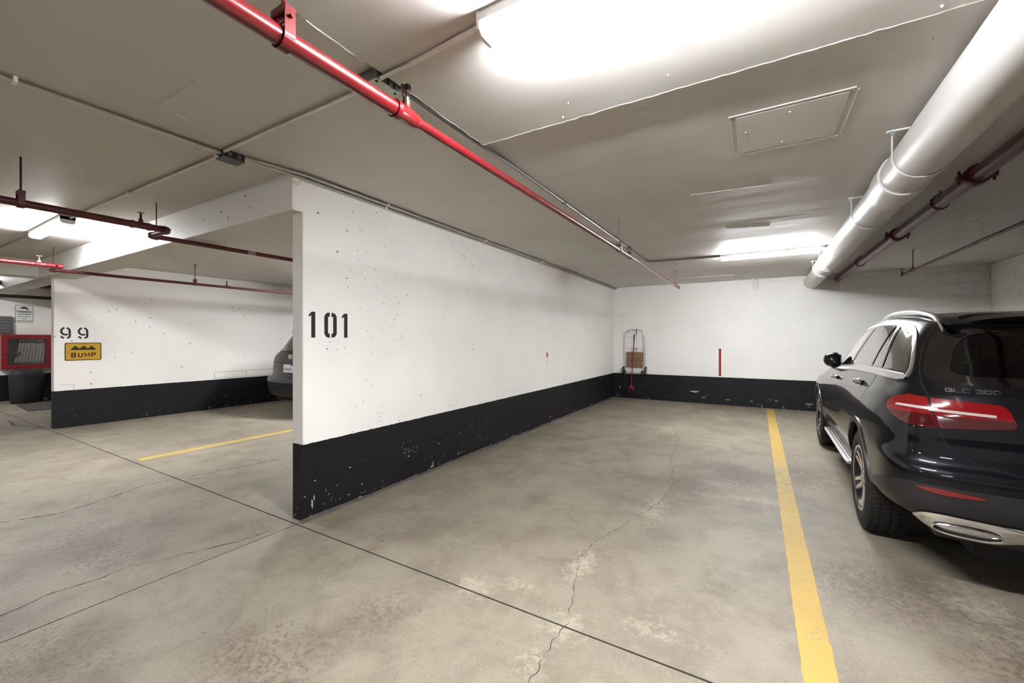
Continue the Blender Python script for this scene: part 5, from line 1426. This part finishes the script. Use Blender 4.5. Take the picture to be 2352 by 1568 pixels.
for k, (r, z) in enumerate([(.252, .59), (.256, .61), (.252, .67), (.235, .72), (.15, .745), (.06, .752)]):
    vs += bin_ring(r, z, k)
    if k: fs += [(32 * (k - 1) + i, 32 * (k - 1) + (i + 1) % 32, 32 * k + (i + 1) % 32, 32 * k + i) for i in range(32)]
fs.append(tuple(range(32))[::-1]); fs.append(tuple(range(160, 192))); mesh_obj('bin_lid', vs, fs, BINM, bin_, True, 40)
jug = empty('blue_jug', (-14.3, 2.93, 0)); tag(jug, 'small blue plastic jug lying beside the waste bin', 'jug')
BLUE = mat('jug_blue', lin((66, 74, 128)), .45)
MB().lathe([(.0, -.12), (.05, -.118), (.06, -.105), (.06, .03), (.05, .045), (.02, .05), (.02, .06), (0, .06)], (0, 0, .062), (0, 1, 0), 20).build('jug_body', BLUE, jug, True)
MB().cyl((0, .055, .076), (0, .066, .076), .024, n=12).build('jug_cap', mat('cap_white', lin((210, 210, 210)), .5), jug, True)
mt = mesh_obj('floor_mat', [(-13.75, 2.24, .0), (-14.4, 2.95, .0), (-12.4, 2.56, .0), (-12.42, 2.17, .0), (-13.75, 2.24, .012), (-14.4, 2.95, .012), (-12.4, 2.56, .012), (-12.42, 2.17, .012)], [(0, 1, 2, 3), (4, 5, 6, 7), (0, 1, 5, 4), (1, 2, 6, 5), (2, 3, 7, 6), (3, 0, 4, 7)], mat('mat_dark', lin((96, 90, 86)), .9, var=.2, vscale=9))
tag(mt, 'dark grey mat on the floor in front of the waste bin', 'mat')
# overhead pipes at the far left, in front of the end wall
for (x, z, r, y0, y1, lab) in ((-12.6, 2.52, .05, -6, 2.95, 'dark overhead pipe at far left, upper of two before the end wall'), (-13.4, 2.33, .035, -6, 2.95, 'dark overhead pipe at far left, lower of two above the warning sign')):
    p = MB().cyl((x, y0, z), (x, y1, z), r, n=14).build('overhead_pipe', mat('pipe_dark', lin((66, 58, 54)), .5), smooth=True); tag(p, lab, 'pipe')
    for y in (-2.0, 1.2): hanger_ring(p, (x, y, z), r, CEIL, STEELM)

# ---------------------------------------------------------------- dark hatchback-tailed SUV in the bay behind the 101 wall
def build_second():
    root = empty('car', (-7.67, 5.50, 0), math.radians(.5)); tag(root, 'dark grey SUV with oval emblem half hidden behind the 101 wall', 'car')
    Y0 = [-.45, 0, .75, 1.4, 2.1, 2.7, 3.05]
    def row(zr, yr, wc, zs, ws, zf, yf, wf, ys=None, cr=1.0, bow=1.0):
        ys = ys or Y0
        P = [(0, yr, zr), (.28, yr + .012 * bow, zr), (.52, yr + .045 * bow, zr), (wc - .15 * cr, yr + .11 * bow, zr), (wc - .04 * cr, yr + .24 * max(cr, .6), zr * .6 + zs[0] * .4)]
        P += [(w, y, z) for w, y, z in zip(ws, ys, zs)]
        return P + [(wf, (ys[-1] + yf) / 2 + .05, zf), (wf * .55, yf - .04, zf), (0, yf, zf)]
    U = lambda v: [v] * 7
    rows = [
        row(.29, -.80, .78, U(.26), U(.80), .25, 3.2, .55),
        row(.33, -.90, .86, U(.30), [.87, .88, .87, .87, .87, .88, .86], .28, 3.35, .64),
        row(.48, -.965, .905, U(.48), [.91, .92, .91, .91, .91, .92, .90], .45, 3.45, .68),
        row(.60, -.975, .91, U(.62), [.92, .925, .92, .92, .92, .925, .905], .58, 3.48, .68),
        row(.68, -.955, .905, U(.72), [.915, .925, .925, .92, .92, .92, .90], .68, 3.47, .67),
        row(.74, -.885, .90, U(.80), [.91, .92, .925, .925, .92, .915, .89], .75, 3.45, .66),
        row(.95, -.865, .885, U(.96), [.895, .91, .92, .92, .915, .90, .87], .84, 3.40, .64),
        row(1.10, -.83, .855, U(1.08), [.87, .885, .895, .895, .885, .86, .82], .93, 3.30, .60),
        row(1.19, -.775, .805, [1.19, 1.18, 1.16, 1.14, 1.11, 1.08, 1.07], [.82, .835, .85, .85, .83, .80, .76], 1.07, 2.45, .56, ys=[-.42, -.1, .5, 1.1, 1.7, 2.05, 2.25]),
        row(1.42, -.60, .70, U(1.42), [.72, .74, .76, .76, .74, .70, .66], 1.36, 1.95, .50, ys=[-.30, -.02, .45, .9, 1.3, 1.6, 1.75]),
        row(1.57, -.46, .61, U(1.58), [.62, .64, .65, .65, .63, .60, .57], 1.54, 1.5, .45, ys=[-.2, .02, .4, .72, 1.0, 1.2, 1.35]),
        row(1.63, -.40, .40, U(1.66), [.40, .41, .42, .42, .41, .39, .37], 1.60, 1.35, .28, ys=[-.15, .04, .38, .66, .92, 1.1, 1.2], cr=.4, bow=.5),
        [(0, y, z) for y, z in zip(np.linspace(-.38, 1.3, 15), [1.64, 1.645, 1.65, 1.66, 1.67, 1.675, 1.68, 1.68, 1.68, 1.675, 1.67, 1.66, 1.65, 1.63, 1.61])],
    ]
    B = CarBody(rows, 5, 4)
    wh = [(0, .36), (2.66, .36)]; A = .41
    F = [f for f in B.F if not (abs((sum((B.V[i] for i in f), Vector()) / len(f)).x) > .5 and any(math.hypot((sum((B.V[i] for i in f), Vector()) / len(f)).y - a, (sum((B.V[i] for i in f), Vector()) / len(f)).z - b) < A for a, b in wh))]
    P2 = mat('charcoal_paint', lin((36, 36, 40)), .4, spec=.3, coat=.3, coat_rough=.08)
    mesh_obj('body', B.V, F, P2, root, True, 60)
    for sx in (-1, 1):
        for a, b in wh:
            wheel(root, sx * .79, a, .36, .36, sx, rim_r=.235, tread=False)
            pts = arc(a, b, A + .02, A + .02, -10, 190, 20); n = len(pts)
            m_ = MB(); m_.add([(sx * .88, p[0], p[1]) for p in pts] + [(sx * .5, p[0], p[1]) for p in pts], [(i, i + 1, n + i + 1, n + i) for i in range(n - 1)] + [tuple(range(n, 2 * n))]); m_.build('wheel_well', INTER, root)
            oa = [(p[0], max(p[1], .3)) for p in arc(a, b, A + .03, A + .03, -8, 188, 30)]; ia = [(p[0], max(p[1], .3)) for p in arc(a, b, A - .02, A - .02, -8, 188, 30)]
            if sx < 0: both(B.band(ia, oa, 'L', .006, .02), 'arch_cladding', PLASTIC, root)
    rw = smooth_closed([(0, 1.20), (-.50, 1.20), (-.68, 1.23), (-.60, 1.42), (-.50, 1.52), (0, 1.55), (.50, 1.52), (.60, 1.42), (.68, 1.23), (.50, 1.20)], 3)
    B.patch(rw, 'R', .010, 7, .014).build('rear_window', GLOSSBLK, root, True)
    sw = dense_poly([(-.40, 1.24), (.5, 1.21), (1.7, 1.15), (1.95, 1.14), (1.4, 1.46), (1.0, 1.54), (.3, 1.56), (-.1, 1.54), (-.3, 1.42)], .06)
    both(B.patch(sw, 'L', .008, 6, .014), 'side_window', GLOSSBLK, root)
    vs = []; fs = []
    for i in range(13):
        x = -.56 + 1.12 * i / 12; e = (abs(x) / .56) ** 4
        a, na = B.hit('T', x, -.22 + .02 * e)
        vs += [a + na * .004, Vector((x, -.56 + .08 * e, 1.615 - .04 * e)), Vector((x, -.54 + .08 * e, 1.575 - .03 * e)), Vector((x, -.40, 1.55))]
        if i: k = 4 * (i - 1); fs += [(k + j, k + 4 + j, k + 5 + j, k + 1 + j) for j in range(3)]
    mesh_obj('roof_spoiler', vs, fs, P2, root, True, 40)
    def ang(x, y): return math.degrees(math.atan2(y + .30, x + .40)) % 360
    def cz(x, z): h, n = B.hit('R', x, z); return (ang(h.x, h.y), z)
    def sz(y, z): h, n = B.hit('L', y, z); return (ang(h.x, h.y), z)
    tl = smooth_closed([sz(-.46, 1.12), sz(-.52, 1.155), cz(-.74, 1.15), cz(-.655, 1.13), cz(-.665, 1.04), cz(-.74, .97), sz(-.60, .96), sz(-.52, 1.02)], 4)
    o, q = both(B.patch(tl, 'C', .005, 4, .012), 'tail_light', mat('tail_faded', lin((150, 70, 66)), .15, coat=1), root, label='tail light with clear centre')
    tc = smooth_closed([sz(-.53, 1.11), cz(-.72, 1.11), cz(-.72, 1.04), sz(-.60, 1.0)], 4)
    a = B.patch(tc, 'C', .009, 3, .006).build('clear_lens', mat('lens_milky', lin((214, 190, 184)), .2, coat=1), o, True); mirror_obj(a, q)
    # bumper steps and plate
    B.band([(-.86 + 1.72 * k / 20, .60) for k in range(21)], [(-.86 + 1.72 * k / 20, .685) for k in range(21)], 'R', .012, .016, 2).build('bumper_top', P2, root, True)
    B.band([(-.80 + 1.6 * k / 20, .50) for k in range(21)], [(-.80 + 1.6 * k / 20, .575) for k in range(21)], 'R', .004, .006, 1).build('bumper_groove', DARKM, root, True)
    B.band([(-.80 + 1.6 * k / 20, .34) for k in range(21)], [(-.82 + 1.64 * k / 20, .49) for k in range(21)], 'R', .010, .014, 2).build('bumper_lower', PLASTIC, root, True)
    B.seam([(-.76, .98), (-.5, .975), (0, .97), (.5, .975), (.76, .98)], 'R', .012).build('tailgate_gap', SEAMM, root)
    y = B.hit('R', 0, .86)[0].y
    pl = MB().box(-.152, .152, y - .035, y - .02, .80, .925).build('number_plate', mat('plate_white', lin((214, 214, 212)), .5), root, bevel=.003)
    for k in range(7): MB().box(-.128 + .037 * k, -.104 + .037 * k, y - .0365, y - .0345, .825, .895).build('plate_mark', mat('plate_ink', lin((150, 152, 162)), .6), pl)
    MB().box(-.12, .10, y - .04, y - .02, .935, .95).build('plate_light', CHROME, root)
    # oval emblem with slanted H
    yc = B.hit('R', -.02, 1.09)[0].y - .010; E = [(-.02 + .062 * math.cos(t), yc, 1.095 + .038 * math.sin(t)) for t in [2 * math.pi * k / 30 for k in range(30)]]
    em = MB().tube(E, .0055, n=6, closed=True).build('emblem_ring', CHROME, root, True)
    m_ = MB()
    fr = lambda a, b, d: (-.02 + a, yc + d, 1.095 + b)
    m_.stroke([(-.042, -.028), (-.030, .0), (-.014, .032)], .013, fr, -.005, .003); m_.stroke([(.014, -.032), (.030, .0), (.042, .028)], .013, fr, -.005, .003); m_.stroke([(-.03, -.006), (0, .004), (.03, .006)], .011, fr, -.005, .003)
    m_.build('emblem_letter', CHROME, em)
    MB().box(-.55, .55, -.80, 3.1, .24, .36).build('underbody', INTER, root)
    return root
build_second()
# ---------------------------------------------------------------- chipped paint on the black bands
CHIPM = mat('bare_concrete_chip', lin((222, 218, 208)), .8, var=.15, vscale=60)
def chip(parent, fn, a, b, w, h, seed, m=None):
    rnd = random.Random(seed); n = 14; pts = []
    for k in range(n):
        t = 2 * math.pi * k / n; r = rnd.uniform(.55, 1.1); pts.append((a + w / 2 * r * math.cos(t), b + h / 2 * r * math.sin(t)))
    mb = MB(); mb.prism(pts, fn, .0003, .0009); return mb.build('paint_chip', m or CHIPM, parent)
fb = lambda a, b, d: (a, YB - .0045 - d, b)
for k, (x, z, w, h) in enumerate(((-1.20, .252, .20, .045), (.905, .135, .16, .03), (-1.02, .13, .09, .02), (-.55, .115, .12, .02), (-.1, .12, .07, .016), (-2.90, .25, .03, .06), (.35, .16, .08, .015))): chip(wallB, fb, x, z, w, h, 20 + k)
fl = lambda a, b, d: (WX + d, a, b)
rnd = random.Random(77)
chip(wall101, fl, 2.022, .115, .02, .085, 50); chip(wall101, fl, 2.04, .16, .012, .05, 51)
for k in range(60):
    y = 2.0 + 7.5 * rnd.random() ** 1.4; z = .02 + .30 * rnd.random() ** 2.2
    chip(wall101, fl, y, z, rnd.uniform(.008, .035), rnd.uniform(.004, .014), 100 + k)
for k in range(26): chip(wall101, fl, 3.1 + rnd.gauss(0, .07), .30 + rnd.gauss(0, .035), rnd.uniform(.006, .02), rnd.uniform(.004, .012), 200 + k)
for k in range(24): chip(wall101, fl, 4.1 + rnd.gauss(0, .35), .36 + rnd.gauss(0, .05), rnd.uniform(.006, .022), rnd.uniform(.004, .010), 300 + k)
